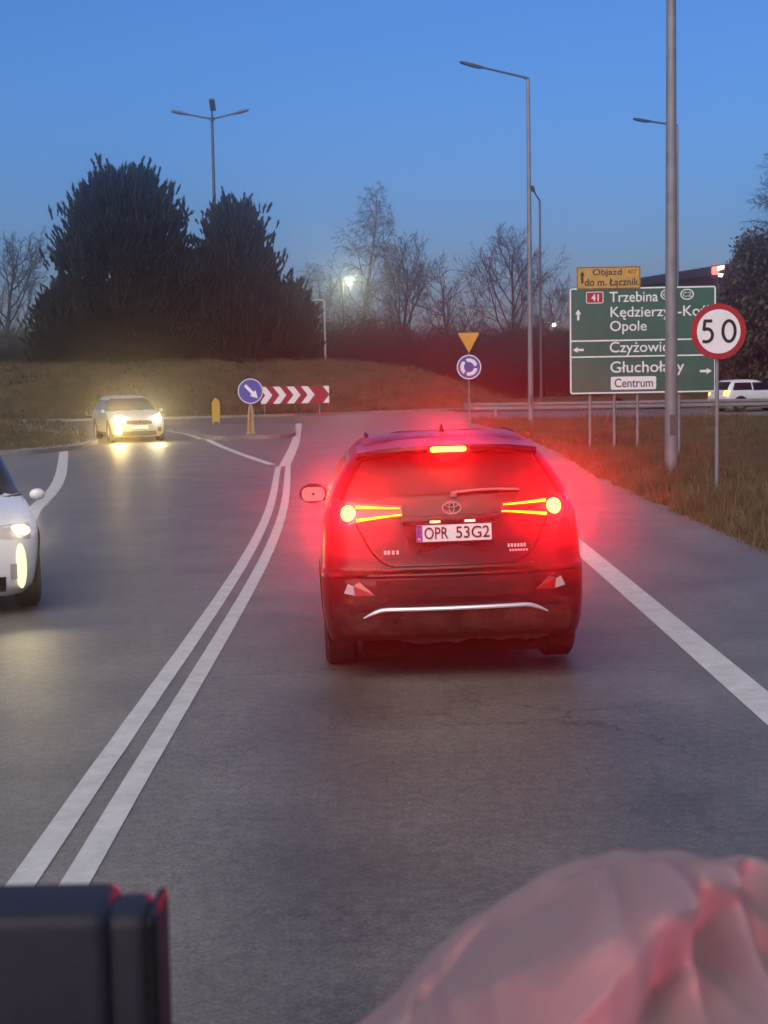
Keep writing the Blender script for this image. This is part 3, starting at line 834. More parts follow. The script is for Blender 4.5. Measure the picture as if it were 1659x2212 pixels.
for i in range(17):
    mb = MB(); mb.box((1.0 + 4 * i if i else .3, .09 - .03 * i, .34), (.10, .06, .82)); mb.build('post', M['steel'], gr)

# ------------------------------------------------------------------ buildings
def wall_box(name, a, b, depth_dir, h, z0=0):
    pass
A = at(1290, 600, 112.0); B = at(1565, 572, 92.0)
zt_ = B.z
dirv = Vector((B.x - A.x, B.y - A.y, 0)); L = dirv.length + 10; dirv.normalize(); nrm = Vector((dirv.y, -dirv.x, 0)) * -1
ang = math.atan2(dirv.y, dirv.x)
hall = thing('hall', 'long dark flat-roofed hall rising behind the green direction board', 'building', (A.x, A.y, .3), ang)
hz = zt_ - .3
dep = 16.0
mb = MB(); mb.box((L / 2, dep / 2, hz / 2 - .3), (L, dep, hz - .5)); mb.build('wall', M['hall_wall'], hall)
mb = MB(); mb.box((L / 2, dep / 2, hz - .28), (L + .6, dep + .6, .55)); mb.build('roof', M['hall_roof'], hall)
for i in range(5):
    mb = MB(); mb.box((3.0 + 5.2 * i, -.02, hz * .45), (2.6, .06, 1.5)); f = mb.build('window', M['glass'], hall)
    mb = MB()
    for (cx, cz, sx, sz) in ((0, .78, 2.72, .08), (0, -.78, 2.72, .08), (-1.32, 0, .08, 1.5), (1.32, 0, .08, 1.5), (0, 0, .06, 1.5)):
        mb.box((3.0 + 5.2 * i + cx, -.05, hz * .45 + cz), (sx, .07, sz))
    mb.build('frame', M['steel_dark'], f)
mb = MB(); mb.box((L * .86, -.03, 1.3), (3.2, .08, 2.9)); mb.build('door', M['steel_dark'], hall)
# lit red-white sign on the hall's corner
d = 89.0; q = at(1551, 587, d)
t = thing('lit_sign', 'small glowing red and white sign fixed high at the hall roof edge', 'sign', (q.x, d, q.z), R(-20))
mb = MB(); mb.box((0, .1, 0), (.8, .16, .75)); mb.build('box', M['hall_roof'], t)
mb = MB(); mb.prism(rrect(-.36, .05, -.16, .30, .1), -.02, .01); mb.build('red_panel', M['sign_red_glow'], t)
mb = MB(); mb.prism([(-.05, .30), (.36, .36), (.34, .12), (-.02, .06)], -.05, -.021); mb.prism([(0, -.10), (.32, -.14), (.22, -.32), (.02, -.26)], -.05, -.021); mb.build('white_panel', M['sign_white_glow'], t)
mb = MB(); mb.tube([(0, .2, -q.z), (0, .2, .3)], .07, 8); mb.build('post', M['steel_dark'], t)
# small pale-roofed house far off
A = at(1200, 712, 130); t = thing('low_house', 'distant low building with a pale metal roof left of the green board', 'building', (A.x, 130, .5), R(-8))
zr = A.z - .5
mb = MB(); mb.box((5, 4, (zr) / 2), (10, 8, zr)); mb.build('wall', M['house_wall'], t)
mb = MB(); mb.prism([(-.4, zr - .1), (10.4, zr - .1), (10.4, zr + .08), (8.6, zr + 1.2), (1.2, zr + 1.0), (-.4, zr + .15)], -.4, 8.4); mb.build('roof', M['pale_roof'], t)
for i in range(2):
    mb = MB(); mb.box((2.5 + 4 * i, -.02, zr * .5), (1.4, .06, 1.2)); mb.build('window', M['glass'], t)

# ------------------------------------------------------------------ cars
class Shell:
    """car skin as horizontal slices: z, rear y, front y, half width, corner radius rear/front, crown rear/front"""
    def __init__(s, rows):
        a = np.array(rows, float); s.z = a[:, 0]; s.t = a
        s.m = []
        for c in range(1, a.shape[1]):
            dx = np.diff(s.z); dd = np.diff(a[:, c]) / dx; m = np.zeros(len(s.z)); m[0], m[-1] = dd[0], dd[-1]
            for i in range(1, len(dx)):
                m[i] = 0 if dd[i - 1] * dd[i] <= 0 else 2 * dd[i - 1] * dd[i] / (dd[i - 1] + dd[i])
            s.m.append(m)
    def at(s, z):
        z = min(max(z, s.z[0]), s.z[-1]); i = min(int(np.searchsorted(s.z, z, side='right')) - 1, len(s.z) - 2); i = max(i, 0)
        h = s.z[i + 1] - s.z[i]; t = (z - s.z[i]) / h; o = []
        for c in range(1, s.t.shape[1]):
            y0, y1, m0, m1 = s.t[i, c], s.t[i + 1, c], s.m[c - 1][i] * h, s.m[c - 1][i + 1] * h
            o.append((2 * t ** 3 - 3 * t * t + 1) * y0 + (t ** 3 - 2 * t * t + t) * m0 + (-2 * t ** 3 + 3 * t * t) * y1 + (t ** 3 - t * t) * m1)
        return o
    def end_y(s, x, z, rear):
        yr, yf, w_, rr, rf, cr, cf = s.at(z); r, c, sg, y0 = (rr, cr, 1, yr) if rear else (rf, cf, -1, yf)
        r = min(r, w_ * .95); a = max(w_ - r, .01); x = abs(x)
        if x <= a: return y0 + sg * c * (x / a) ** 2
        e = min(x - a, r * .999); return y0 + sg * (c + r - math.sqrt(r * r - e * e))
    def side_x(s, y, z):
        yr, yf, w_, rr, rf, cr, cf = s.at(z)
        for (r, c, y0, sg) in ((rr, cr, yr, 1), (rf, cf, yf, -1)):
            r = min(r, w_ * .95); e = (y0 + sg * (c + r) - y) * sg
            if e > 0:
                e = min(e, r * .999); return w_ - r + math.sqrt(r * r - e * e)
        return w_
    def body(s, nz=56, drop=None):
        mb = MB(); Z = np.linspace(s.z[0], s.z[-1], nz); ring = None
        for z in Z:
            yr, yf, w_, rr, rf, cr, cf = s.at(z); rr = min(rr, w_ * .95); rf = min(rf, w_ * .95); P = []
            a = max(w_ - rr, .01)
            for k_ in range(9): x = a * k_ / 8; P.append((x, yr + cr * (x / a) ** 2))
            for k_ in range(1, 9): th = math.pi / 2 * k_ / 8; P.append((a + rr * math.sin(th), yr + cr + rr * (1 - math.cos(th))))
            b = max(w_ - rf, .01); y0, y1 = yr + cr + rr, yf - cf - rf
            for k_ in range(1, 16): P.append((w_, y0 + (y1 - y0) * k_ / 16))
            for k_ in range(0, 9): th = math.pi / 2 * k_ / 8; P.append((b + rf * math.cos(th), yf - cf - rf * (1 - math.sin(th))))
            for k_ in range(7, -1, -1): x = b * k_ / 8; P.append((x, yf - cf * (x / b) ** 2))
            full = P + [(-x, y) for x, y in P[-2:0:-1]]; n = len(full); mb.v += [(x, y, z) for x, y in full]
        for j in range(nz - 1):
            for k_ in range(n): mb.f.append((j * n + k_, j * n + (k_ + 1) % n, (j + 1) * n + (k_ + 1) % n, (j + 1) * n + k_))
        mb.f.append(tuple(range(n))[::-1]); mb.f.append(tuple((nz - 1) * n + k_ for k_ in range(n)))
        return mb
    def end_patch(s, mb, lo, hi, x0, x1, rear, off=.006, nx=14, nz=8, th=.02):
        """patch of the rear/front skin; lo,hi,x0,x1: z range, x limits (functions of z or numbers)"""
        sg = -1 if rear else 1; fx = lambda f, z: f(z) if callable(f) else f; o = len(mb.v); N = (nx + 1) * (nz + 1)
        for dd in (off, off - th):
            for j in range(nz + 1):
                for i in range(nx + 1):
                    fz0, fz1 = lo, hi
                    z = None
                    if callable(lo) or callable(hi):
                        u = i / nx; z = fx(lo, u) + (fx(hi, u) - fx(lo, u)) * j / nz
                    else: z = lo + (hi - lo) * j / nz
                    xa, xb = fx(x0, z), fx(x1, z); x = xa + (xb - xa) * i / nx
                    mb.v.append((x, s.end_y(x, z, rear) + sg * dd, z))
        W_ = nx + 1
        for j in range(nz):
            for i in range(nx):
                a = o + j * W_ + i; mb.f.append((a, a + 1, a + W_ + 1, a + W_)); b = a + N; mb.f.append((b, b + W_, b + W_ + 1, b + 1))
        edge = [j * W_ for j in range(nz + 1)], [j * W_ + nx for j in range(nz + 1)], list(range(nx + 1)), [nz * W_ + i for i in range(nx + 1)]
        for e in edge:
            for a, b in zip(e[:-1], e[1:]): mb.f.append((o + a, o + b, o + b + N, o + a + N))
        return mb
    def side_patch(s, mb, y0, y1, lo, hi, sx, off=.006, ny=16, nz=6, th=.02):
        fx = lambda f, z: f(z) if callable(f) else f; o = len(mb.v); N = (ny + 1) * (nz + 1); W_ = ny + 1
        for dd in (off, off - th):
            for j in range(nz + 1):
                z = lo + (hi - lo) * j / nz; a, b = fx(y0, z), fx(y1, z)
                for i in range(ny + 1):
                    y = a + (b - a) * i / ny; mb.v.append((sx * (s.side_x(y, z) + dd), y, z))
        for j in range(nz):
            for i in range(ny):
                a = o + j * W_ + i; mb.f.append((a, a + 1, a + W_ + 1, a + W_)); b = a + N; mb.f.append((b, b + W_, b + W_ + 1, b + 1))
        edge = [j * W_ for j in range(nz + 1)], [j * W_ + ny for j in range(nz + 1)], list(range(ny + 1)), [nz * W_ + i for i in range(ny + 1)]
        for e in edge:
            for a, b in zip(e[:-1], e[1:]): mb.f.append((o + a, o + b, o + b + N, o + a + N))
        return mb

def wheel(parent, x, y, r=.33, wd=.22):
    sx = 1 if x > 0 else -1
    mb = MB(); n = 32; prof = [(-wd / 2, r * .62), (-wd / 2, r * .9), (-wd / 2 + .03, r), (wd / 2 - .03, r), (wd / 2, r * .9), (wd / 2, r * .62)]
    for k_ in range(n):
        th = 2 * math.pi * k_ / n
        for (dx, rr) in prof: mb.v.append((x + dx, y + rr * math.cos(th), r + rr * math.sin(th)))
    m_ = len(prof)
    for k_ in range(n):
        for i in range(m_): mb.f.append((k_ * m_ + i, k_ * m_ + (i + 1) % m_, ((k_ + 1) % n) * m_ + (i + 1) % m_, ((k_ + 1) % n) * m_ + i))
    wo = mb.build('wheel', M['rubber'], parent, smooth=35)
    mb = MB(); xo = x + sx * (wd / 2 - .03)
    ringv = []
    for k_ in range(10):
        a = 2 * math.pi * k_ / 10; c_, s_ = math.cos(a), math.sin(a)
        mb.box((xo, y + c_ * r * .36, r + s_ * r * .36), (.025, r * .10, r * .56), Matrix.Rotation(math.atan2(-c_, s_), 3, 'X'))
    o = len(mb.v)
    for k_ in range(n):
        th = 2 * math.pi * k_ / n
        for (rr, dx) in ((r * .58, 0), (r * .65, 0), (r * .65, -.15), (r * .58, -.15)): mb.v.append((xo + sx * dx, y + rr * math.cos(th), r + rr * math.sin(th)))
    for k_ in range(n):
        for i in range(4): mb.f.append((o + k_ * 4 + i, o + k_ * 4 + (i + 1) % 4, o + ((k_ + 1) % n) * 4 + (i + 1) % 4, o + ((k_ + 1) % n) * 4 + i))
    mb.build('rim', M['alloy'], wo)
    return wo
def arch(parent, shell, x, y, r, m='black_plastic'):
    """dark wheel well and arch trim on the body side"""
    sx = 1 if x > 0 else -1; mb = MB(); n = 26; o = 0
    for k_ in range(n + 1):
        th = math.pi * (-.10 + 1.20 * k_ / n)
        for rr in (r * .55, r * 1.06, r * 1.2):
            yy, zz = y + rr * math.cos(th), max(.2, .33 + rr * math.sin(th)); xx = shell.side_x(yy, zz) + (.004 if rr < r else .016)
            mb.v.append((sx * xx, yy, zz))
    for k_ in range(n):
        for i in range(2): mb.f.append((k_ * 3 + i, k_ * 3 + 3 + i, k_ * 3 + 4 + i, k_ * 3 + 1 + i))
    return mb.build('wheel_arch', M[m], parent)

HATCH = [  # z, rear, front, half width, r rear, r front, crown rear, crown front
    (.17, -1.84, 1.86, .76, .25, .35, .03, .10), (.28, -2.0, 2.02, .84, .25, .38, .04, .13), (.48, -2.05, 2.06, .875, .25, .40, .05, .16), (.66, -2.04, 2.04, .89, .25, .42, .05, .17),
    (.78, -2.0, 1.95, .885, .25, .42, .05, .17), (.86, -1.98, 1.72, .87, .25, .42, .05, .16), (.93, -1.96, 1.35, .85, .24, .40, .05, .16), (.985, -1.94, 1.02, .825, .22, .36, .05, .18),
    (1.10, -1.86, .76, .775, .20, .30, .05, .16), (1.25, -1.74, .46, .715, .18, .26, .05, .14), (1.38, -1.60, .16, .655, .18, .24, .05, .12), (1.44, -1.48, -.06, .60, .22, .24, .05, .10), (1.475, -1.25, -.35, .50, .25, .25, .05, .08), (1.49, -1.0, -.6, .3, .2, .2, .04, .04)]
def hatchback(t, paint, lights, plate=True, rear_lights=False):
    S = Shell(HATCH)
    S.body().build('body', M[paint], t, smooth=40)
    mb = MB(); S.end_patch(mb, 1.015, 1.385, lambda z: -(S.at(z)[2] - .075), lambda z: S.at(z)[2] - .075, False, off=.012); mb.build('windscreen', M['glass'], t, smooth=True)
    mb = MB(); S.end_patch(mb, 1.02, 1.38, lambda z: -(S.at(z)[2] - .10), lambda z: S.at(z)[2] - .10, True, off=.012); mb.build('rear_window', M['glass'], t, smooth=True)
    for sx in (-1, 1):
        mb = MB(); S.side_patch(mb, lambda z: -.50, lambda z: .95 - (z - 1.0) * 2.2, 1.0, 1.34, sx, off=.008); mb.build('side_window', M['glass'], t, smooth=True)
        mb = MB(); S.side_patch(mb, lambda z: -1.62 + (z - 1.0) * .55, lambda z: -.58, 1.0, 1.34, sx, off=.008); mb.build('side_window', M['glass'], t, smooth=True)
        mb = MB(); S.side_patch(mb, -.60, .78, .98, .995, sx, off=.012); mb.build('belt_trim', M['black_plastic'], t)
        mb = MB(); S.side_patch(mb, -.2, .0, .86, .885, sx, off=.035); mb.build('door_handle', M[paint], t)
        mb = MB(); S.side_patch(mb, -1.0, .95, .22, .30, sx, off=.01); mb.build('sill', M['black_plastic'], t)
        sphere(t, 'mirror', (sx * .955, .80, 1.0), (.075, .05, .055), M[paint])
        for y in (1.26, -1.24):
            arch(t, S, sx, y, .34); wheel(t, sx * .79, y, .325, .21)
        mb = MB(); S.end_patch(mb, lambda u: .70 - .03 * u, lambda u: .80 + .015 * u, lambda z: sx * .48, lambda z: sx * .80, False, off=.01); hl = mb.build('headlight', M['clear_lens'], t, smooth=True)
        mb = MB(); S.end_patch(mb, .33, .47, sx * .60, sx * .74, False, off=.008); fg = mb.build('fog_lamp', M['clear_lens' if lights and 'flare_lamp' in lights else 'black_plastic'], t, smooth=True)
        mb = MB(); S.end_patch(mb, .76, .98, sx * .58, sx * .815, True, off=.01); tl = mb.build('tail_lamp', M['amber_glow'] if rear_lights else M['red_lens'], t, smooth=True)
        key = 'r' if sx > 0 else 'l'
        if lights:
            if key in lights.get('head', ''):
                x = sx * .60; sphere(hl, 'bulb', (x, S.end_y(x, .745, False) + .03, .745), (.125, .05, .11), M['head_glow'])
                lamp('headlight_light', 'SPOT', (x, S.end_y(x, .745, False) + .12, .76), lights.get('e', 60), (1.0, .80, .42), .06, t, rot=(R(88), 0, 0), spot=R(95))
            if key in lights.get('fog', ''):
                x = sx * .66; sphere(fg, 'bulb', (x, S.end_y(x, .40, False) + .02, .40), (.11, .05, .11), M['fog_glow'])
                lamp('fog_light', 'SPOT', (x, S.end_y(x, .40, False) + .12, .42), lights.get('e', 60) * .8, (1.0, .60, .15), .06, t, rot=(R(88), 0, 0), spot=R(95))
            if key in lights.get('flare_lamp', ''):
                lamp('headlamp_beam', 'SPOT', (sx * .70, S.end_y(.70, .75, False) + .12, .76), 15, (1.0, .82, .45), .06, t, rot=(R(90), 0, 0), spot=R(95))
                for (zc_, xc_, rx, rz_) in lights['strips']:  # tall ellipsoid imitates the headlamp's vertical flare; the flat one is the lit lamp
                    sphere(t, 'lamp_and_flare', (sx * xc_, S.end_y(xc_, zc_, False) - .01, zc_), (rx, .06, rz_), M['flare_lamp'])
    mb = MB(); S.end_patch(mb, .58, .70, -.42, .42, False, off=.008); gl_ = mb.build('grille', M['black_plastic'], t, smooth=True)
    mb = MB(); S.end_patch(mb, .22, .36, -.56, .56, False, off=.008); mb.build('air_intake', M['black_plastic'], t, smooth=True)
    yb = S.end_y(0, .66, False)
    mb = MB(); mb.ring((0, .655), .05, .075, yb + .012, yb + .03, n=24, ax=.8); mb.build('emblem', M['chrome'], t)
    if plate:
        for rear, z0 in ((False, .43), (True, .60)):
            mb = MB(); y = S.end_y(0, z0, rear); sg = -1 if rear else 1
            mb.box((0, y + sg * .015, z0 + .055), (.52, .02, .115)); mb.build('number_plate', M['plate_white'], t)
    mb = MB()
    for q in range(2): mb.tube([(.1 - q * .45, .98 - .0 * q, 1.0), (.55 - q * .45, .93, 1.03)], .012, 6)
    mb.build('wiper', M['black_plastic'], t)
    mb = MB(); mb.tube([(0, -1.15, 1.48), (0, -1.3, 1.60)], [.014, .006], 6); mb.build('antenna', M['black_plastic'], t)
    return S

def car_at(name, label, x, y, heading_deg, group=None):
    """heading 0 = driving away (+Y); the origin is the middle of the car on the road"""
    return thing(name, label, 'car', (x, y, 0), R(heading_deg), group)

# far oncoming car (front centre at about -7.7, 49)
hd = 180 + 20
fc = Vector((-7.75, 48.6)); th = R(hd); fw = Vector((-math.sin(th), math.cos(th)))
t = car_at('oncoming_car', 'silver oncoming car with blazing headlights leaving the roundabout in the left lane', *(fc - fw * 2.05), hd)
hatchback(t, 'silver_paint', {'head': 'lr', 'fog': 'r', 'e': 14})
# near oncoming car at the left edge: corner at (-2.85, 12.5)
hd = 180 + 18.0; th = R(hd); fw = Vector((-math.sin(th), math.cos(th))); rt = Vector((math.cos(th), math.sin(th)))
fc = Vector((-3.16, 13.5)) + rt * .80        # car's own left side is nearest to us
t = car_at('white_oncoming_car', 'white oncoming car cut off by the left edge with an amber lit front corner', *(fc - fw * 1.75), hd)
hatchback(t, 'white_paint', {'flare_lamp': 'l', 'strips': [(.75, .70, .10, .055), (.44, .70, .05, .20)]})
# white car on the exit road behind the rail
t = car_at('white_hatchback', 'white hatchback driving right behind the guard rail with a lit rear lamp', 17.3, 71.0, -70)
hatchback(t, 'white_paint', None, rear_lights=True)

# ------------------------------------------------------------------ the dark SUV ahead
SUV = [
    (.30, -.84, 3.3, .875, .16, .4, .04, .2), (.40, -.915, 3.45, .90, .20, .42, .05, .22), (.54, -.955, 3.55, .915, .25, .45, .06, .25), (.66, -.965, 3.58, .922, .28, .45, .07, .26),
    (.75, -.955, 3.58, .925, .28, .45, .07, .26), (.79, -.90, 3.57, .922, .27, .45, .07, .26), (.90, -.875, 3.5, .915, .26, .45, .07, .25), (1.02, -.855, 3.1, .905, .25, .42, .07, .22),
    (1.12, -.835, 2.6, .89, .24, .40, .07, .22), (1.20, -.80, 2.3, .865, .22, .36, .07, .2), (1.27, -.755, 2.1, .835, .20, .34, .07, .2), (1.40, -.655, 1.75, .765, .18, .30, .07, .16),
    (1.52, -.545, 1.4, .68, .17, .28, .07, .14), (1.58, -.47, 1.2, .625, .17, .26, .07, .12), (1.625, -.40, .95, .565, .20, .26, .07, .1), (1.655, -.25, .6, .50, .22, .26, .06, .08), (1.67, 0, .3, .30, .2, .2, .05, .05)]
SX, SY = .455, 11.0
car = thing('dark_suv', 'dark red-black SUV with glowing brake lamps stopped straight ahead', 'car', (SX, SY, 0), R(1.6))
car.rotation_euler.y = R(-1.1); car.scale = (.975, 1, 1)
S = Shell(SUV)
S.body(80).build('body', M['dark_paint'], car, smooth=50)
RY = lambda x, z: S.end_y(x, z, True)
# rear window with wiper
mb = MB(); S.end_patch(mb, 1.275, 1.545, lambda z: -(S.at(z)[2] - .115), lambda z: S.at(z)[2] - .115, True, off=.008, nx=20); win = mb.build('rear_window', M['dim_glass'], car, smooth=True)
mb = MB(); pts = [(.02 + .46 * i / 8, RY(.02 + .46 * i / 8, 1.285 + .01 * math.sin(i / 8 * 3)) - .03, 1.283 + .012 * math.sin(i / 8 * 3.0)) for i in range(9)]
mb.tube(pts, .008, 6); mb.tube([pts[0], (pts[0][0], RY(0, 1.25) - .0, 1.255)], .02, 8); mb.build('wiper', M['steel'], car)
# roof spoiler over the window with the third brake lamp
mb = MB(); n = 16; prof = [(1.545, -.60), (1.575, -.66), (1.60, -.655), (1.638, -.35), (1.60, -.2), (1.55, -.45)]
for i in range(n + 1):
    x = -.64 + 1.28 * i / n; e = (abs(x) / .64); cv = .10 * e * e; dz = -.045 * e ** 3
    for (z, y) in prof: mb.v.append((x, y + cv + (.06 * e ** 4), z + dz))
m_ = len(prof)
for i in range(n):
    for k_ in range(m_): mb.f.append((i * m_ + k_, i * m_ + (k_ + 1) % m_, (i + 1) * m_ + (k_ + 1) % m_, (i + 1) * m_ + k_))
mb.f.append(tuple(range(m_))); mb.f.append(tuple(n * m_ + k_ for k_ in range(m_)))
spo = mb.build('spoiler', M['dark_paint'], car, smooth=40)
mb = MB(); mb.box((0, -.655, 1.572), (.30, .03, .052)); hs = mb.build('brake_lamp', M['red_lens'], car)
mb = MB(); mb.prism(rrect(-.125, .125, 1.555, 1.589, .016), -.682, -.671); mb.build('glow', M['brake_core'], hs)
# tail lamps
for sx in (-1, 1):
    lo = lambda u: 1.085 + .045 * (1 - u); hi = lambda u: 1.235 - .035 * (1 - u) if True else 0
    mb = MB(); S.end_patch(mb, lambda u: 1.135 - .065 * u ** 1.3, lambda u: 1.205 + .045 * u, lambda z: sx * .345, lambda z: sx * .845, True, off=.014, nx=18)
    tl = mb.build('tail_lamp', M['red_lens'], car, smooth=True)
    mb = MB()
    def led(za, zb, xa, xb, wd):
        q = [(sx * (xa + (xb - xa) * i / 8), RY(xa + (xb - xa) * i / 8, za + (zb - za) * i / 8) - .026, za + (zb - za) * (i / 8) ** 1.2) for i in range(9)]
        mb.tube(q, [wd * (.6 + .9 * i / 8) for i in range(9)], 6)
    led(1.192, 1.206, .36, .66, .0075); led(1.150, 1.118, .345, .66, .0075)
    mb.build('light_bar', M['brake_glow'], tl, smooth=True)
    x = sx * .715; sphere(tl, 'bulb', (x, RY(x, 1.165) - .02, 1.165), (.050, .03, .055), M['brake_core'])
    # lower reflector set in the bumper
    mb = MB(); y = lambda x_, z_: RY(x_, z_) - .012
    tri_ = [(.555, .625), (.69, .620), (.70, .69), (.655, .715)]
    mb.v += [(sx * a, y(a, b), b) for a, b in tri_]; mb.f.append((0, 1, 2, 3)); rf_ = mb.build('reflector', M['red_lens'], car)
    mb = MB(); q = [(.69, .625), (.765, .640), (.735, .705), (.70, .69)]
    mb.v += [(sx * a, RY(a, b) - .013, b) for a, b in q]; mb.f.append((0, 1, 2, 3)); mb.build('clear_reflector', M['clear_lens'], rf_)
    lamp('brake_light', 'SPOT', (x, RY(x, 1.165) - .10, 1.165), 310, (1.0, .004, .007), .05, car, rot=(R(90 + 15), 0, R(180)), spot=R(52))
    # mirror
    sphere(car, 'mirror', (sx * 1.005, 1.95, 1.10), (.125, .09, .088), M['dark_paint'])
    mb = MB(); mb.tube([(sx * .86, 1.95, 1.06), (sx * .95, 1.93, 1.07)], .03, 8); mb.build('mirror_arm', M['black_plastic'], car)
    mb = MB(); mb.prism(rrect(sx * 1.005 - .10, sx * 1.005 + .10, 1.04, 1.16, .05), 1.862, 1.868); mb.build('mirror_glass', M['chrome'], car)
    # side glass, roof rail
    mb = MB(); S.side_patch(mb, lambda z: -.30 + (z - 1.2) * .3, lambda z: 1.9 - (z - 1.2) * 2.1, 1.22, 1.5, sx, off=.008); mb.build('side_window', M['glass'], car, smooth=True)
    mb = MB(); mb.tube([(sx * .545, .1, 1.618), (sx * .55, .2, 1.638), (sx * .55, .8, 1.638), (sx * .53, 1.0, 1.61)], .013, 8); mb.build('roof_rail', M['black_plastic'], car, smooth=True)
    arch(car, S, sx, 0.02, .37); arch(car, S, sx, 2.66, .37)
    wheel(car, sx * .80, 0, .355, .235); wheel(car, sx * .80, 2.66, .355, .235)
    # bumper corner shelf
    mb = MB(); S.end_patch(mb, .755, .775, sx * .60, sx * .88, True, off=.012); mb.build('bumper_shelf', M['black_plastic'], car)
lamp('brake_light', 'SPOT', (0, -.76, 1.572), 125, (1.0, .004, .007), .08, car, rot=(R(90 + 17), 0, R(180)), spot=R(52))
# tailgate: recess for the plate, garnish, badge
mb = MB()
rec = [(-.345, 1.10), (.345, 1.10), (.30, .905), (.25, .885), (-.25, .885), (-.30, .905)]
o = len(mb.v)
mb.v += [(x, RY(x, z) - .004, z) for x, z in rec] + [(0, RY(0, 1.0) - .006, 1.0)]
for i in range(6): mb.f.append((i, (i + 1) % 6, 6))
mb.build('plate_recess', M['black_plastic'], car)
mb = MB(); S.end_patch(mb, 1.105, 1.135, -.345, .345, True, off=.03, th=.03); ga = mb.build('garnish', M['dark_paint'], car, smooth=30)
for x in (-.12, .12): MB().box((x, RY(x, 1.10) - .03, 1.098), (.07, .02, .012)).build('plate_lamp', M['plate_lamp'], ga)
pl = MB(); pl.prism(rrect(-.255, .265, .968, 1.084, .012), RY(.3, 1.03) - .068, RY(.3, 1.03) - .060); po = pl.build('number_plate', M['plate_white'], car)
yp = RY(.3, 1.03) - .068
mb = MB(); frame_ring(mb, -.262, .272, .960, 1.091, .009, .014, yp - .003, yp + .02); mb.build('plate_frame', M['black_plastic'], po)
mb = MB(); mb.prism(rrect(-.252, -.212, .972, 1.080, .006), yp - .003, yp - .0005); mb.build('country_band', M['plate_blue'], po)
text_mesh('PL', -.243, -.221, .979, .996, yp - .0045, M['white_film'], po, thick=.001)
a_ = text_mesh('OPR', -.198, -.035, .986, 1.066, yp - .003, M['black_film'], po, bold=.006)
b_ = text_mesh('53G2', .018, .250, .986, 1.066, yp - .003, M['black_film'], po, bold=.006)
# emblem: three ovals
mb = MB(); ye = RY(0, 1.185) - .020
def oval(cx, cz, ax_, bz, wd):
    n = 36; o = len(mb.v)
    for k_ in range(n):
        th = 2 * math.pi * k_ / n
        for f_ in (0, wd):
            for yy in (ye, ye + .012): mb.v.append((cx + (ax_ - f_) * math.cos(th), yy, cz + (bz - f_) * math.sin(th)))
    for k_ in range(n):
        a = o + 4 * k_; b = o + 4 * ((k_ + 1) % n)
        mb.f += [(a, a + 2, b + 2, b), (a + 1, b + 1, b + 3, a + 3), (a, b, b + 1, a + 1), (a + 2, a + 3, b + 3, b + 2)]
oval(0, 1.185, .068, .046, .010); oval(0, 1.205, .048, .020, .008); oval(0, 1.186, .021, .041, .008)
mb.build('emblem', M['chrome'], car)
# small chrome badges
mb = MB()
for i, x in enumerate((-.47, -.445, -.415, -.385)): mb.box((x, RY(x, .90) - .008, .90), (.018, .012, .026))
mb.build('badge', M['satin'], car)
mb = MB()
for i in range(6): mb.box((.385 + .022 * i, RY(.45, .91) - .008, .918), (.014, .012, .022))
for i in range(7): mb.box((.395 + .019 * i, RY(.45, .89) - .008, .886), (.012, .012, .014))
mb.build('badge', M['satin'], car)
# tailgate crease and bumper pieces
mb = MB(); q = []
for i in range(25):
    x = -.60 + 1.2 * i / 24; z = .80 + .16 * max(0, (abs(x) - .40) / .20) ** 2; q.append((x, RY(x, z) - .002, z))
mb.tube(q, .007, 6); mb.build('tailgate_seam', M['underside'], car)
for sx in (-1, 1):     # shut lines of the tailgate beside the plate and up the window
    q = [(sx * x_, RY(x_, z_) - .003, z_) for x_, z_ in ((.60, .97), (.63, 1.03), (.66, 1.09), (.70, 1.13))]
    MB().tube(q, .006, 6).build('shut_line', M['underside'], car)
    q = [(sx * (S.at(z_)[2] - .085), RY(S.at(z_)[2] - .085, z_) - .002, z_) for z_ in np.linspace(1.25, 1.55, 9)]
    MB().tube(q, .012, 6).build('window_seal', M['underside'], car)
    mb = MB(); S.end_patch(mb, .43, .56, sx * .70, sx * .86, True, off=.006); mb.build('corner_vent', M['black_plastic'], car, smooth=30)
mb = MB(); S.end_patch(mb, .735, .75, -.84, .84, True, off=.007, nx=24); mb.build('bumper_seam', M['underside'], car, smooth=30)
mb = MB(); S.end_patch(mb, .775, .80, -.56, .56, True, off=.016, nx=20); mb.build('tailgate_lip', M['dark_paint'], car, smooth=30)
mb = MB(); S.end_patch(mb, .60, .725, -.54, .54, True, off=.010, nx=20); mb.build('bumper_insert', M['black_plastic'], car, smooth=30)
mb = MB(); S.end_patch(mb, .345, .51, lambda z: -.80, lambda z: .80, True, off=.012, nx=24); mb.build('lower_bumper', M['muddy_plastic'], car, smooth=30)
mb = MB(); q = []
for i in range(33):
    x = -.635 + 1.27 * i / 32; f_ = max(0, (abs(x) - .49) / .145); z = .528 - .055 * f_ ** 1.4; q.append((x, RY(x, z) - .030, z))
mb.tube(q, [.004 + .011 * min(1, (.645 - abs(p_[0])) / .10) for p_ in q], 8); mb.build('chrome_trim', M['satin'], car, smooth=True)
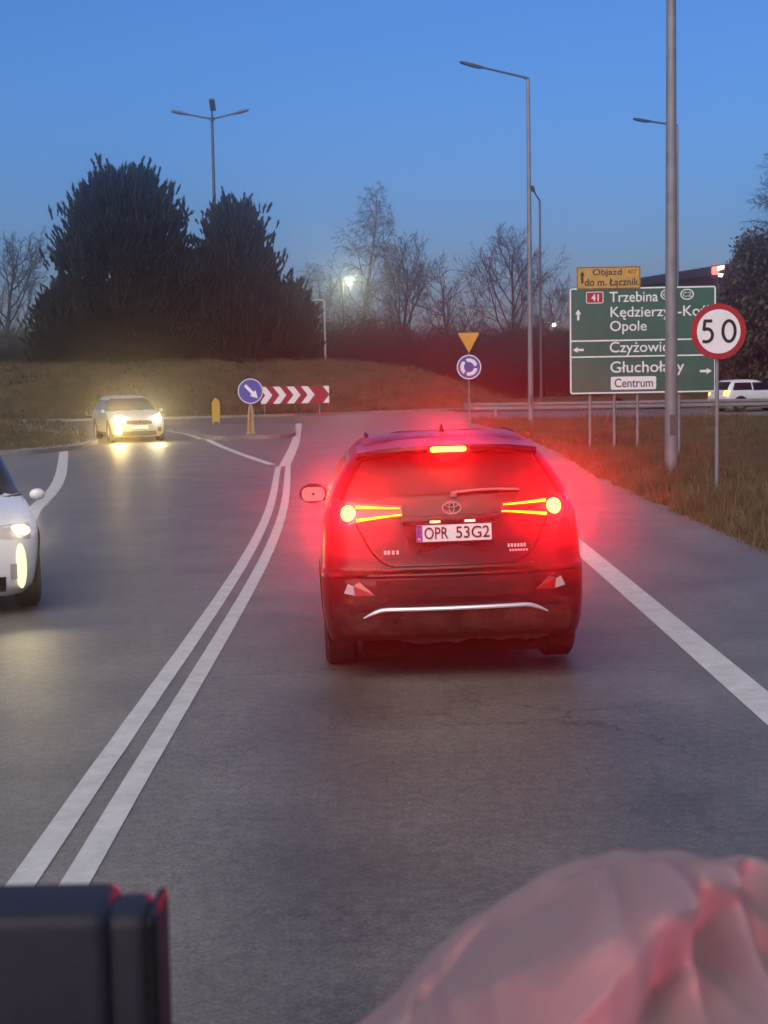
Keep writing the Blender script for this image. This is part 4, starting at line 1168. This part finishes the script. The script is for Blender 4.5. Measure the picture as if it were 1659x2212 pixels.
# underbody bits; the long box is set low to deepen the shade beneath
mb = MB(); mb.box((0, 1.0, .27), (1.28, 3.5, .17)); mb.tube([(-.75, 0, .32), (.75, 0, .32)], .06, 10); mb.tube([(-.45, -.45, .25), (.35, -.45, .25)], .10, 12); mb.box((-.25, -.62, .325), (.55, .2, .05)); mb.box((.15, -.6, .30), (.14, .25, .09)); mb.tube([(-.6, -.6, .31), (-.1, -.66, .345), (.2, -.68, .30), (.55, -.62, .33)], .022, 6)
mb.build('underbody', M['underside'], car)
mb = MB(); rv = random.Random(4); top_ = []; bot_ = []
for i in range(41):
    x = -.66 + 1.32 * i / 40; top_.append((x, RY(x, .34) + .012, .345)); bot_.append((x, RY(x, .34) + .05, .285 + .022 * math.sin(x * 9) - .02 * (abs(x - .15) < .18) + rv.uniform(-.008, .008)))
mb.v += top_ + bot_
for i in range(40): mb.f.append((i, i + 1, 42 + i, 41 + i))
mb.build('valance', M['muddy_plastic'], car)
mb = MB(); mb.tube([(.62, -.45, .36), (.62, -.82, .355)], .042, 14); mb.build('exhaust_pipe', M['steel_dark'], car, smooth=True)
mb = MB(); vs = [(-.02, -.05, 1.665), (.02, -.05, 1.665), (.02, .12, 1.668), (-.02, .12, 1.668), (0, -.06, 1.73)]
mb.add(vs, [(0, 1, 4), (1, 2, 4), (2, 3, 4), (3, 0, 4)]); mb.build('antenna_fin', M['dark_paint'], car)
mb = MB(); S.end_patch(mb, 1.03, 1.36, lambda z: -(S.at(z)[2] - .1), lambda z: S.at(z)[2] - .1, False, off=.01); 
mb = MB(); S.end_patch(mb, 1.22, 1.54, lambda z: -(S.at(z)[2] - .09), lambda z: S.at(z)[2] - .09, False, off=.012); mb.build('windscreen', M['glass'], car, smooth=True)

# ------------------------------------------------------------------ trees
def grow(rng, mbs, p, d, L, r, lev, spec):
    """recursive bare branching; mbs[0] trunk and limbs, mbs[1] twigs"""
    sides = (7, 5, 4, 3, 3, 3)[min(lev, 5)]; ns = (7, 5, 4, 3, 2, 2)[min(lev, 5)]
    pts = [p.copy()]; dirs = [d.copy()]; q = p.copy(); dd = d.copy()
    for i in range(ns):
        wob = spec['wob'][lev]
        dd = (dd + Vector((rng.gauss(0, wob), rng.gauss(0, wob), rng.gauss(0, wob * .6))) + Vector((0, 0, spec['up'][lev]))).normalized()
        q = q + dd * (L / ns); pts.append(q.copy()); dirs.append(dd.copy())
    rt = spec.get('rt', .35); rads = [r * (1 - (1 - rt) * i / ns) for i in range(ns + 1)]
    (mbs[0] if lev <= spec['limb'] else mbs[1]).tube(pts, rads, sides, cap=False)
    if lev + 1 >= len(spec['n']) + 1 or lev >= len(spec['n']): return
    n = spec['n'][lev]; t0 = spec['t0'][lev]
    for k in range(n):
        f = t0 + (1 - t0) * (k + rng.random() * .9) / n; f = min(f, .999); i = min(int(f * ns), ns - 1); u = f * ns - i
        b = pts[i].lerp(pts[i + 1], u); base = dirs[i + 1]
        az = k * 2.4 + rng.uniform(-.6, .6); an = spec['ang'][lev] * rng.uniform(.75, 1.25)
        s1 = base.cross(Vector((.31, .17, .9) if abs(base.z) < .8 else (1, .2, 0))).normalized(); s2 = base.cross(s1)
        nd = base * math.cos(an) + (s1 * math.cos(az) + s2 * math.sin(az)) * math.sin(an)
        le = L * spec['len'][lev] * rng.uniform(.7, 1.2) * (1 - spec['tap'][lev] * (f - t0) / max(1e-3, 1 - t0))
        grow(rng, mbs, b, nd.normalized(), le, max(spec['rmin'], r * spec['rr'][lev] * (1 - .5 * f)), lev + 1, spec)

def bare_tree(name, label, cat, u, v, dist, height, spec, seed, bark='bark', twig='twig', group=None, z=None, parts=('trunk', 'crown')):
    rng = random.Random(seed); mbs = [MB(), MB()]
    if spec.get('stems', 1) == 1:
        grow(rng, mbs, Vector((0, 0, -.2)), Vector((0, 0, 1)), height, height * spec['r0'], 0, spec)
    else:
        for k in range(spec['stems']):
            a = rng.uniform(0, 6.28); lean = rng.uniform(.05, spec['lean'])
            rad = spec.get('spread', .5) * math.sqrt(rng.random())
            grow(rng, mbs, Vector((rad * math.cos(a), rad * math.sin(a), -.2)), Vector((math.cos(a) * lean, math.sin(a) * lean, 1)).normalized(), height * rng.uniform(.6, 1.0), height * spec['r0'], 0, spec)
    q = at(u, v, dist)
    t = thing(name, label, cat, (q.x, dist, q.z if z is None else z), 0, group)
    mbs[0].build(parts[0], M[bark], t, smooth='all', recalc=False); mbs[1].build(parts[1], M[twig], t, smooth='all', recalc=False)
    return t

OAK = dict(n=[12, 8, 6, 5], t0=[.22, .25, .2, .15], ang=[.85, .75, .7, .65], len=[.62, .55, .55, .55], tap=[.55, .4, .3, .2], rr=[.45, .5, .5, .6], wob=[.05, .12, .16, .2, .2], up=[.05, .10, .08, .06, .04], r0=.021, rmin=.015, limb=1)
SPREAD = dict(OAK, ang=[.95, .7, .65, .6], len=[.72, .55, .5, .5])
BIRCH = dict(n=[26, 7, 6, 4], t0=[.20, .2, .15, .1], ang=[.75, .7, .7, .6], len=[.36, .5, .55, .7], tap=[.72, .4, .3, .2], rr=[.32, .5, .5, .6], wob=[.04, .10, .16, .2, .2], up=[.04, .10, -.05, -.22, -.25], r0=.013, rmin=.013, limb=1)
BUSH = dict(n=[9, 7, 5], t0=[.1, .15, .1], ang=[.6, .7, .7], len=[.6, .5, .5], tap=[.3, .3, .2], rr=[.6, .6, .7], wob=[.12, .18, .2, .2], up=[.05, .04, .02, 0], r0=.008, rmin=.011, limb=0, stems=22, lean=.9, spread=1.4)

bare_tree('birch_tree', 'tall pale birch with drooping bare twigs behind the lit lamp', 'tree', 782, 790, 118, 14.6, BIRCH, 3, 'birch_bark', 'twig_pale', 'bare trees beyond the roundabout', z=1.0)
bare_tree('bare_tree', 'bare tree with upright forked limbs just right of the birch', 'tree', 868, 800, 122, 9.6, dict(OAK, ang=[.55, .6, .65, .6]), 8, 'bark', 'twig', 'bare trees beyond the roundabout', z=1.0)
bare_tree('bare_tree', 'small bare tree with wide leaning limbs above the yellow triangle', 'tree', 978, 800, 118, 8.0, dict(SPREAD, n=[10, 7, 6, 5]), 12, 'bark', 'twig', 'bare trees beyond the roundabout', z=1.0)
bare_tree('bare_tree', 'rounded bare tree standing directly behind the tall grey lamp post', 'tree', 1108, 800, 116, 10.0, dict(OAK, ang=[.7, .65, .65, .6]), 21, 'bark', 'twig', 'bare trees beyond the roundabout', z=1.0)
bare_tree('bare_tree', 'distant low bare tree between the thin lamp and the green board', 'tree', 1212, 780, 140, 8.0, OAK, 5, 'bark', 'twig', 'bare trees beyond the roundabout', z=1.0)
bare_tree('bare_tree', 'bare spreading tree at the far left edge above the grey shrubs', 'tree', 8, 770, 112, 9.5, dict(SPREAD, n=[14, 8, 6, 5], ang=[1.0, .6, .6, .55]), 31, 'bark', 'twig', 'bare trees beyond the roundabout', z=1.2)
bare_tree('bare_tree', 'faint bare sapling between the pines and the birch', 'tree', 705, 790, 126, 8.2, dict(OAK, n=[9, 6, 5, 4]), 44, 'bark', 'twig_pale', 'bare trees beyond the roundabout', z=1.0)

# thicket: individual leafless shrubs, three prototypes copied
prot = []
for i, sd in enumerate((51, 52, 53)):
    b = bare_tree('bare_shrub', 'dense brown leafless shrub in the thicket behind the mound', 'shrub', 900, 800, 110, 4.6, BUSH, sd, 'twig_brown', 'twig_brown', 'brown shrubs of the thicket', z=.8, parts=('stems', 'twigs'))
    prot.append(b)
TH = [(690, 104, 1.0), (735, 106, .95), (790, 108, 1.05), (845, 106, 1.1), (900, 104, .95), (950, 106, .85), (1005, 108, .8), (1055, 106, .85), (1110, 108, .95), (1165, 106, .9), (1215, 110, .9), (1265, 104, .9), (1330, 100, .9),
      (760, 114, 1.2), (870, 115, 1.15), (1035, 114, 1.05), (1140, 115, 1.1), (1075, 96, .7), (1130, 93, .65), (1190, 92, .7), (1245, 90, .7), (1010, 99, .65), (955, 98, .6)]
rg = random.Random(99)
spots = []
for i, (u, d_, s_) in enumerate(TH):
    o = prot[i] if i < 3 else copy_tree(prot[i % 3])
    o.location = (at(u, 800, d_).x, d_, .7 if d_ > 100 else .45); o.scale = (s_ * 1.15, s_, s_); o.rotation_euler = (0, 0, rg.uniform(0, 6.28))
    o['label'] = 'dense brown leafless shrub in the thicket behind the mound'
gshr = None
for i, (u, d_, s_) in enumerate([(-20, 100, .85), (40, 97, .8), (95, 99, .85), (140, 104, .7), (-80, 102, .9)]):
    if gshr is None:
        gshr = bare_tree('grey_shrub', 'pale grey leafless shrub at the left edge of the mound', 'shrub', 40, 780, 97, 3.6, BUSH, 77, 'twig_grey', 'twig_grey', 'grey shrubs at the left', z=2.3, parts=('stems', 'twigs')); o = gshr
    else: o = copy_tree(gshr)
    o.location = (at(u, 790, d_).x, d_, 2.4); o.scale = (s_ * 1.2, s_, s_); o.rotation_euler = (0, 0, rg.uniform(0, 6.28))

# pines on the mound: upturned needle shoots on curved limbs
def shoot(mb, rng, p, d, L, wd):
    d = d.normalized(); a = d.cross(Vector((rng.random(), rng.random(), rng.random() + .1))).normalized(); b = d.cross(a)
    nb = 9
    for k in range(nb):
        th = 2 * math.pi * k / nb + rng.random(); f = .05 + .6 * rng.random(); s_ = a * math.cos(th) + b * math.sin(th)
        p0 = p + d * (L * f * .6); p2 = p0 + d * (L * .55) + s_ * wd; tng = d.cross(s_) * (wd * .26); o = len(mb.v)
        m0 = p0 + (p2 - p0) * .55
        mb.v += [tuple(p0 - tng * .4), tuple(p0 + tng * .4), tuple(m0 + tng), tuple(p2), tuple(m0 - tng)]
        mb.f.append((o, o + 1, o + 2, o + 3, o + 4))
    o = len(mb.v); w2 = wd * .42     # the tight bud-like core of the shoot
    for k in range(4):
        th = math.pi / 2 * k; s_ = a * math.cos(th) + b * math.sin(th); mb.v += [tuple(p + s_ * w2), tuple(p + d * (L * .7) + s_ * w2)]
    mb.v.append(tuple(p + d * L * 1.05))
    for k in range(4):
        k2 = (k + 1) % 4; mb.f += [(o + 2 * k, o + 2 * k2, o + 2 * k2 + 1, o + 2 * k + 1), (o + 2 * k + 1, o + 2 * k2 + 1, o + 8)]
def pine(label, u, dist, z0, height, prof, seed, nsh=5200, lump=.22):
    rng = random.Random(seed); q = at(u, 780, dist)
    t = thing('pine_tree', label, 'tree', (q.x, dist, z0), 0, 'pines on the roundabout mound')
    tr = MB(); tr.tube([(0, 0, -.3), (.1, 0, height * .3), (-.05, .1, height * .65), (0, 0, height * .93)], [.24, .19, .12, .04], 8)
    cr = MB(); ts = [a for a, b in prof]; rs = [b for a, b in prof]
    ph = [rng.uniform(0, 6.28) for _ in range(8)]
    nl = 62
    tips = []
    for i in range(nl):
        f = .04 + .9 * (i / nl) ** .9; az = i * 2.39996 + rng.uniform(-.3, .3); rad = np.interp(f, ts, rs) * rng.uniform(.78, 1.08)
        h0 = f * height * .93; p0 = Vector((0, 0, max(.1, h0 - rad * .25))); p1 = Vector((math.cos(az) * rad, math.sin(az) * rad, h0 + rad * .10))
        pm = (p0 + p1) / 2 + Vector((0, 0, -rad * .05)); tr.tube([p0, pm, p1], [.08, .065, .05], 5, cap=False)
        tips.append((p1, az))
    boughs = []
    nbg = int(nsh / 34)
    for i in range(nbg):
        f = .02 + .95 * ((i + rng.random()) / nbg) ** .9; R_ = np.interp(f, ts, rs); az = rng.uniform(0, 6.283)
        lm = 1 + lump * (math.sin(az * 3 + ph[0] + f * 9) * .5 + math.sin(az * 5 + ph[1] - f * 17) * .4)
        rr = R_ * min(1.04, lm * rng.uniform(.66, .98)); boughs.append((Vector((math.cos(az) * rr, math.sin(az) * rr, f * height)), az, f, rng.uniform(.32, .62)))
    for i in range(nsh):
        if i % 5 < 3:
            c, az, f, sg = boughs[rng.randrange(nbg)]; p = c + Vector((rng.gauss(0, sg), rng.gauss(0, sg), rng.gauss(0, sg * .55)))
        else:
            f = rng.random() ** .85 * .94; az = rng.uniform(0, 6.283); rr = np.interp(f, ts, rs) * .74 * math.sqrt(rng.random()); p = Vector((math.cos(az) * rr, math.sin(az) * rr, f * height))
        out = Vector((math.cos(az), math.sin(az), 0)); d = out * rng.uniform(.2, .9) * (1 - .6 * f) + Vector((rng.gauss(0, .22), rng.gauss(0, .22), 1.0))
        shoot(cr, rng, p, d, rng.uniform(.40, .95), rng.uniform(.09, .17))
    nf = int(nsh / 34)
    for i in range(nf):                                   # thick upturned branch ends breaking the outline
        f = min(.985, .03 + .97 * ((i + rng.random()) / nf) ** .95); R_ = np.interp(f, ts, rs); az = rng.uniform(0, 6.283)
        out = Vector((math.cos(az), math.sin(az), 0)); p = out * R_ * rng.uniform(.80, 1.02) + Vector((0, 0, f * height))
        d = (out * rng.uniform(.35, 1.0) * (1 - .55 * f) + Vector((rng.gauss(0, .15), rng.gauss(0, .15), .95))).normalized(); Lf = rng.uniform(.7, 1.6)
        for k in range(7):
            q_ = p + d * (Lf * k / 7); shoot(cr, rng, q_, d + Vector((rng.gauss(0, .1), rng.gauss(0, .1), .05)), .34, .19 - .014 * k)
    for (p1, az) in tips:
        for k in range(9):
            shoot(cr, rng, p1 + Vector((rng.gauss(0, .28), rng.gauss(0, .28), rng.gauss(0, .18))), Vector((math.cos(az) * .7 + rng.gauss(0, .3), math.sin(az) * .7 + rng.gauss(0, .3), 1)), rng.uniform(.5, .95), .15)
    tr.build('trunk', M['bark'], t, smooth='all', recalc=False); cr.build('crown', M['needles'], t, recalc=False)
    return t
pine('largest dark pine on the mound, left of the three-armed mast', 278, 88, 2.3, 11.2, [(0, 3.3), (.12, 4.0), (.28, 4.4), (.42, 4.1), (.6, 3.6), (.75, 3.1), (.87, 2.4), (.95, 1.6), (1, .8)], 5, 6500, .24)
pine('smaller pointed dark pine right of the three-armed mast', 512, 88.5, 2.2, 9.3, [(0, 2.4), (.15, 2.8), (.33, 2.7), (.5, 2.4), (.66, 1.9), (.8, 1.4), (.92, .8), (1, .3)], 9, 4800, .2)
pine('low round dark pine crouching at the left foot of the largest pine', 150, 87, 2.3, 4.6, [(0, 1.2), (.3, 1.7), (.6, 1.5), (.85, .9), (1, .3)], 14, 1200, .25)
pine('low dark pine bulging out at the right of the smaller pine', 620, 89, 2.1, 5.0, [(0, .8), (.3, 1.3), (.6, 1.35), (.85, .9), (1, .4)], 15, 1300, .25)
pine('dark pine filling the gap between the two larger pines', 420, 91, 2.3, 5.0, [(0, 1.8), (.3, 2.2), (.6, 2.0), (.85, 1.0), (1, .3)], 16, 2600, .2)

# evergreen broad trees at the right edge: trunk + small leaf faces in clumps
def leafy(name, label, u, dist, z0, height, prof, seed, n, ls, m, group='trees at the right edge'):
    rng = random.Random(seed); q = at(u, 780, dist)
    t = thing(name, label, 'tree', (q.x, dist, z0), 0, group); tr = MB(); cr = MB(); ts = [a for a, b in prof]; rs = [b for a, b in prof]
    tr.tube([(0, 0, -.3), (.08, 0, height * .4), (0, .05, height * .92)], [.2, .14, .03], 8)
    cl = []
    for i in range(130):
        f = .03 + .95 * rng.random() ** .8; az = rng.uniform(0, 6.283); rr = np.interp(f, ts, rs) * (1 - .8 * rng.random() ** 2.2) * rng.uniform(.8, 1.12)
        c = Vector((math.cos(az) * rr, math.sin(az) * rr, f * height)); cl.append((c, rng.uniform(.35, .75)))
        if i % 3 == 0: tr.tube([(0, 0, max(.2, f * height - rr * .6)), tuple(c * .5 + Vector((0, 0, f * height * .45))), tuple(c)], [.05, .03, .012], 4, cap=False)
    for i in range(n):
        c, r_ = cl[rng.randrange(len(cl))]; p = c + Vector((rng.gauss(0, 1), rng.gauss(0, 1), rng.gauss(0, .9))) * r_ * .55
        a = Vector((rng.gauss(0, 1), rng.gauss(0, 1), rng.gauss(0, 1))).normalized(); b = a.cross(Vector((rng.random(), .3, rng.random()))).normalized(); s_ = ls * rng.uniform(.6, 1.3); o = len(cr.v)
        cr.v += [tuple(p - a * s_), tuple(p + b * s_ * .5), tuple(p + a * s_), tuple(p - b * s_ * .5)]; cr.f.append((o, o + 1, o + 2, o + 3))
    tr.build('trunk', M['bark'], t, smooth='all', recalc=False); cr.build('crown', M[m], t, recalc=False); return t
CON = [(0, 2.6), (.15, 2.9), (.4, 2.4), (.6, 1.8), (.8, 1.1), (.95, .4), (1, .1)]
leafy('evergreen_tree', 'dull brown-green conical tree right of the red-rimmed sign', 1628, 84, .5, 8.6, [(0, 2.2)] + CON[1:], 61, 9000, .16, 'leaf_dark')
leafy('evergreen_tree', 'taller dark tree cut off by the right edge of the picture', 1700, 88, .5, 9.8, [(0, 2.8), (.3, 2.9), (.6, 2.4), (.85, 1.5), (1, .3)], 62, 9000, .17, 'leaf_dark')
leafy('evergreen_tree', 'bushy dark shrub-like tree behind the white hatchback', 1660, 81, .5, 5.2, [(0, 3.4), (.4, 3.2), (.8, 1.8), (1, .6)], 63, 9000, .15, 'leaf_dark')
bare_tree('weeping_birch', 'wispy tree with hanging twigs peeking in at the right edge', 'tree', 1725, 780, 90, 14.6, dict(BIRCH, n=[24, 8, 6, 5]), 64, 'birch_bark', 'leaf_mid', 'trees at the right edge', z=.5)

# ------------------------------------------------------------------ inside the vehicle the photo is taken from
t = thing('vehicle_cabin', 'dark cabin of the vehicle the photo is taken from, with its dashboard', 'vehicle', (0, .5, 0))
mb = MB(); prof = [(-.25, 1.60), (-.25, 1.76), (-.18, 1.79), (.0, 1.80), (.14, 1.795), (.22, 1.77), (.26, 1.70), (.26, 1.60)]
nx = 20
for i in range(nx + 1):
    x = -.9 + 1.8 * i / nx
    for (y, z) in prof: mb.v.append((x, y - .10 * (x / .9) ** 2, z))
k_ = len(prof)
for i in range(nx):
    for j in range(k_): mb.f.append((i * k_ + j, i * k_ + (j + 1) % k_, (i + 1) * k_ + (j + 1) % k_, (i + 1) * k_ + j))
mb.f += [tuple(range(k_)), tuple(nx * k_ + j for j in range(k_))]
mb.build('dashboard', M['dash'], t, smooth=35)
MB().slab([(x, y) for x, y in rrect(-.98, .98, -2.1, -.95, .25)], 2.50, 2.56).build('roof', M['dash'], t)  # out-of-view roof added to shade the cloth, set back to let some light in
MB().box((0, -2.0, 1.15), (1.9, .05, 1.1)).build('rear_panel', M['dash'], t)
for sx in (-1, 1):
    MB().tube([(sx * .93, -.98, 2.50), (sx * .95, -.35, 2.28), (sx * .96, .12, 1.9), (sx * .97, .15, 1.62)], .045, 8).build('pillar', M['dash'], t, smooth=True)
    MB().box((sx * .96, -.95, 1.18), (.05, 2.1, 1.15)).build('side_panel', M['dash'], t)
MB().prism(rrect(-.97, .97, .62, 1.62, .12), .06, .14).build('front_panel', M['dark_paint'], t)
MB().box((0, -.95, .58), (1.86, 2.1, .08)).build('cabin_floor', M['dash'], t)
# black device, lower left
DD = .56
def dp(u, v, d_=DD): q = at(u, v, d_); return q
tl_ = dp(-160, 1914); tr_ = dp(238, 1916); br_ = dp(318, 1936); ed = dp(345, 1936)
t = thing('dash_screen', 'black rounded screen housing standing on the dashboard at the lower left', 'screen', (0, DD, 1.80), 0)
def bev_box(x0, x1, y0, y1, z0, z1, r, m, name):
    bm = bmesh.new(); bmesh.ops.create_cube(bm, size=1.0)
    for v in bm.verts: v.co = Vector(((x0 + x1) / 2 + v.co.x * (x1 - x0), (y0 + y1) / 2 + v.co.y * (y1 - y0), (z0 + z1) / 2 + v.co.z * (z1 - z0)))
    bmesh.ops.bevel(bm, geom=bm.edges[:], offset=r, segments=4, profile=.5, affect='EDGES')
    me = bpy.data.meshes.new(name); bm.to_mesh(me); bm.free(); me.materials.append(m); me.polygons.foreach_set('use_smooth', [True] * len(me.polygons))
    o = bpy.data.objects.new(name, me); COL.objects.link(o); o.parent = t; return o
bev_box(-.26, tr_.x, -.012, .03, .002, tr_.z - 1.807, .006, M['device'], 'housing')
bev_box(tr_.x - .004, br_.x + .001, -.006, .026, .002, br_.z - 1.806, .006, M['device'], 'side_panel')
bev_box(br_.x, dp(342, 1936).x, -.008, .028, .002, br_.z - 1.8055, .0035, M['dash'], 'rim')
mb = MB(); mb.box((-.16, .02, .0), (.10, .05, .012)); mb.build('foot', M['black_plastic'], t)
# crumpled cloth, lower right
def cloth_mat():
    m = bpy.data.materials.new('red-lit pale cloth'); m.use_nodes = True; n = m.node_tree; n.nodes.remove(n.nodes['Principled BSDF'])
    out = n.nodes['Material Output']; d_ = n.nodes.new('ShaderNodeBsdfDiffuse'); tr = n.nodes.new('ShaderNodeBsdfTranslucent'); mx = n.nodes.new('ShaderNodeMixShader')
    tc = n.nodes.new('ShaderNodeTexCoord'); nz = n.nodes.new('ShaderNodeTexNoise'); nz.inputs['Scale'].default_value = 700; n.links.new(tc.outputs['Object'], nz.inputs['Vector'])
    rp = n.nodes.new('ShaderNodeValToRGB'); rp.color_ramp.elements[0].color = (.62, .47, .51, 1); rp.color_ramp.elements[1].color = (.76, .60, .64, 1)  # brake-lamp red put into the pale fabric's colour
    n.links.new(nz.outputs[0], rp.inputs[0]); n.links.new(rp.outputs[0], d_.inputs[0]); n.links.new(rp.outputs[0], tr.inputs[0])
    mx.inputs[0].default_value = .68; n.links.new(d_.outputs[0], mx.inputs[1]); n.links.new(tr.outputs[0], mx.inputs[2]); n.links.new(mx.outputs[0], out.inputs[0]); return m
M['cloth'] = cloth_mat()
SIL = [(640, 2330), (700, 2270), (780, 2206), (870, 2128), (950, 2042), (1010, 1990), (1110, 1932), (1190, 1882), (1255, 1852), (1285, 1848), (1340, 1838), (1400, 1834), (1480, 1839), (1560, 1849), (1659, 1864), (1760, 1890), (1880, 1950), (1990, 2060)]
su = [a for a, b in SIL]; sv = [b for a, b in SIL]
CD = .60
t = thing('cloth', 'crumpled pale cloth, tinted pink as by red lamps, bulging up at the lower right', 'cloth', (.12, CD, 1.80))
mb = MB(); NU, NV = 150, 120
def saw(q, sharp):                       # pleat: slow rise, quick drop
    q = q % 1.0; return q / sharp if q < sharp else (1 - q) / (1 - sharp)
def folds(x, z, y):
    wx = .030 * noise.noise((x * 9, z * 9, 1.0)); wz = .030 * noise.noise((x * 9, z * 9, 7.0))
    s1 = (x + wx) * math.cos(R(-42)) + (z + wz + y * .5) * math.sin(R(-42)); s2 = (x + wz) * math.cos(R(-68)) + (z + wx + y * .3) * math.sin(R(-68))
    return .019 * (1 - abs(noise.noise((x * 21 + wz * 60, z * 21, 5.0))) * 3.2) + .009 * (1 - abs(noise.noise((x * 47, z * 47, 9.0))) * 3.0) + .042 * saw(s1 / .062 + .35, .72) + .020 * saw(s2 / .048 + .1, .35) * (.4 + .6 * abs(noise.noise((x * 7, z * 7, 3.3))) * 2) + .008 * saw((x * .55 - z * .84 + wx) / .021, .6) * max(0, noise.noise((x * 11, z * 11, 8.0)) + .25) + .007 * noise.noise((x * 34, z * 34, 2.0))
for i in range(NU + 1):
    u = 640 + (1990 - 640) * i / NU; top = dp(u, float(np.interp(u, su, sv)), CD); h = max(.004, top.z - 1.80)
    for j in range(NV + 1):
        b = .26 + .74 * j / NV
        # profile: back foot (b=0) -> crest (b=.3) -> falls towards the camera (b=1)
        if b < .3: e = b / .3; y = .05 * (1 - e); z = h * math.sin(e * math.pi / 2) ** .8
        else: e = (b - .3) / .7; y = -.20 * e; z = h * (1 - e ** 1.7)
        amp = min(1, max(0, (b - .24) / .16)) * min(1, h / .05)
        n_ = folds(top.x, z, y) - .02
        mb.v.append((top.x - .12, y - amp * n_, z + amp * n_ * .35 * (1 if b > .34 else 0)))
for i in range(NU):
    for j in range(NV): a = i * (NV + 1) + j; mb.f.append((a, a + NV + 1, a + NV + 2, a + 1))
mb.build('fabric', M['cloth'], t, smooth='all')

# ------------------------------------------------------------------ air volume added to spread lamp glow like windscreen glare
if GLARE_DENSITY > 0:
    mb = MB(); mb.box((0, 75, 9.0), (260, 190, 22.0)); hz_ = mb.build('glare_veil', mat('haze placeholder', (1, 1, 1)))
    hm = bpy.data.materials.new('windscreen veil'); hm.use_nodes = True; n = hm.node_tree; n.nodes.remove(n.nodes['Principled BSDF'])
    pv = n.nodes.new('ShaderNodeVolumePrincipled'); pv.inputs['Density'].default_value = GLARE_DENSITY; pv.inputs['Anisotropy'].default_value = GLARE_G
    pv.inputs['Color'].default_value = (.93, .92, .95, 1)
    n.links.new(pv.outputs[0], n.nodes['Material Output'].inputs['Volume'])
    hz_.data.materials.clear(); hz_.data.materials.append(hm); tag(hz_, kind='stuff')
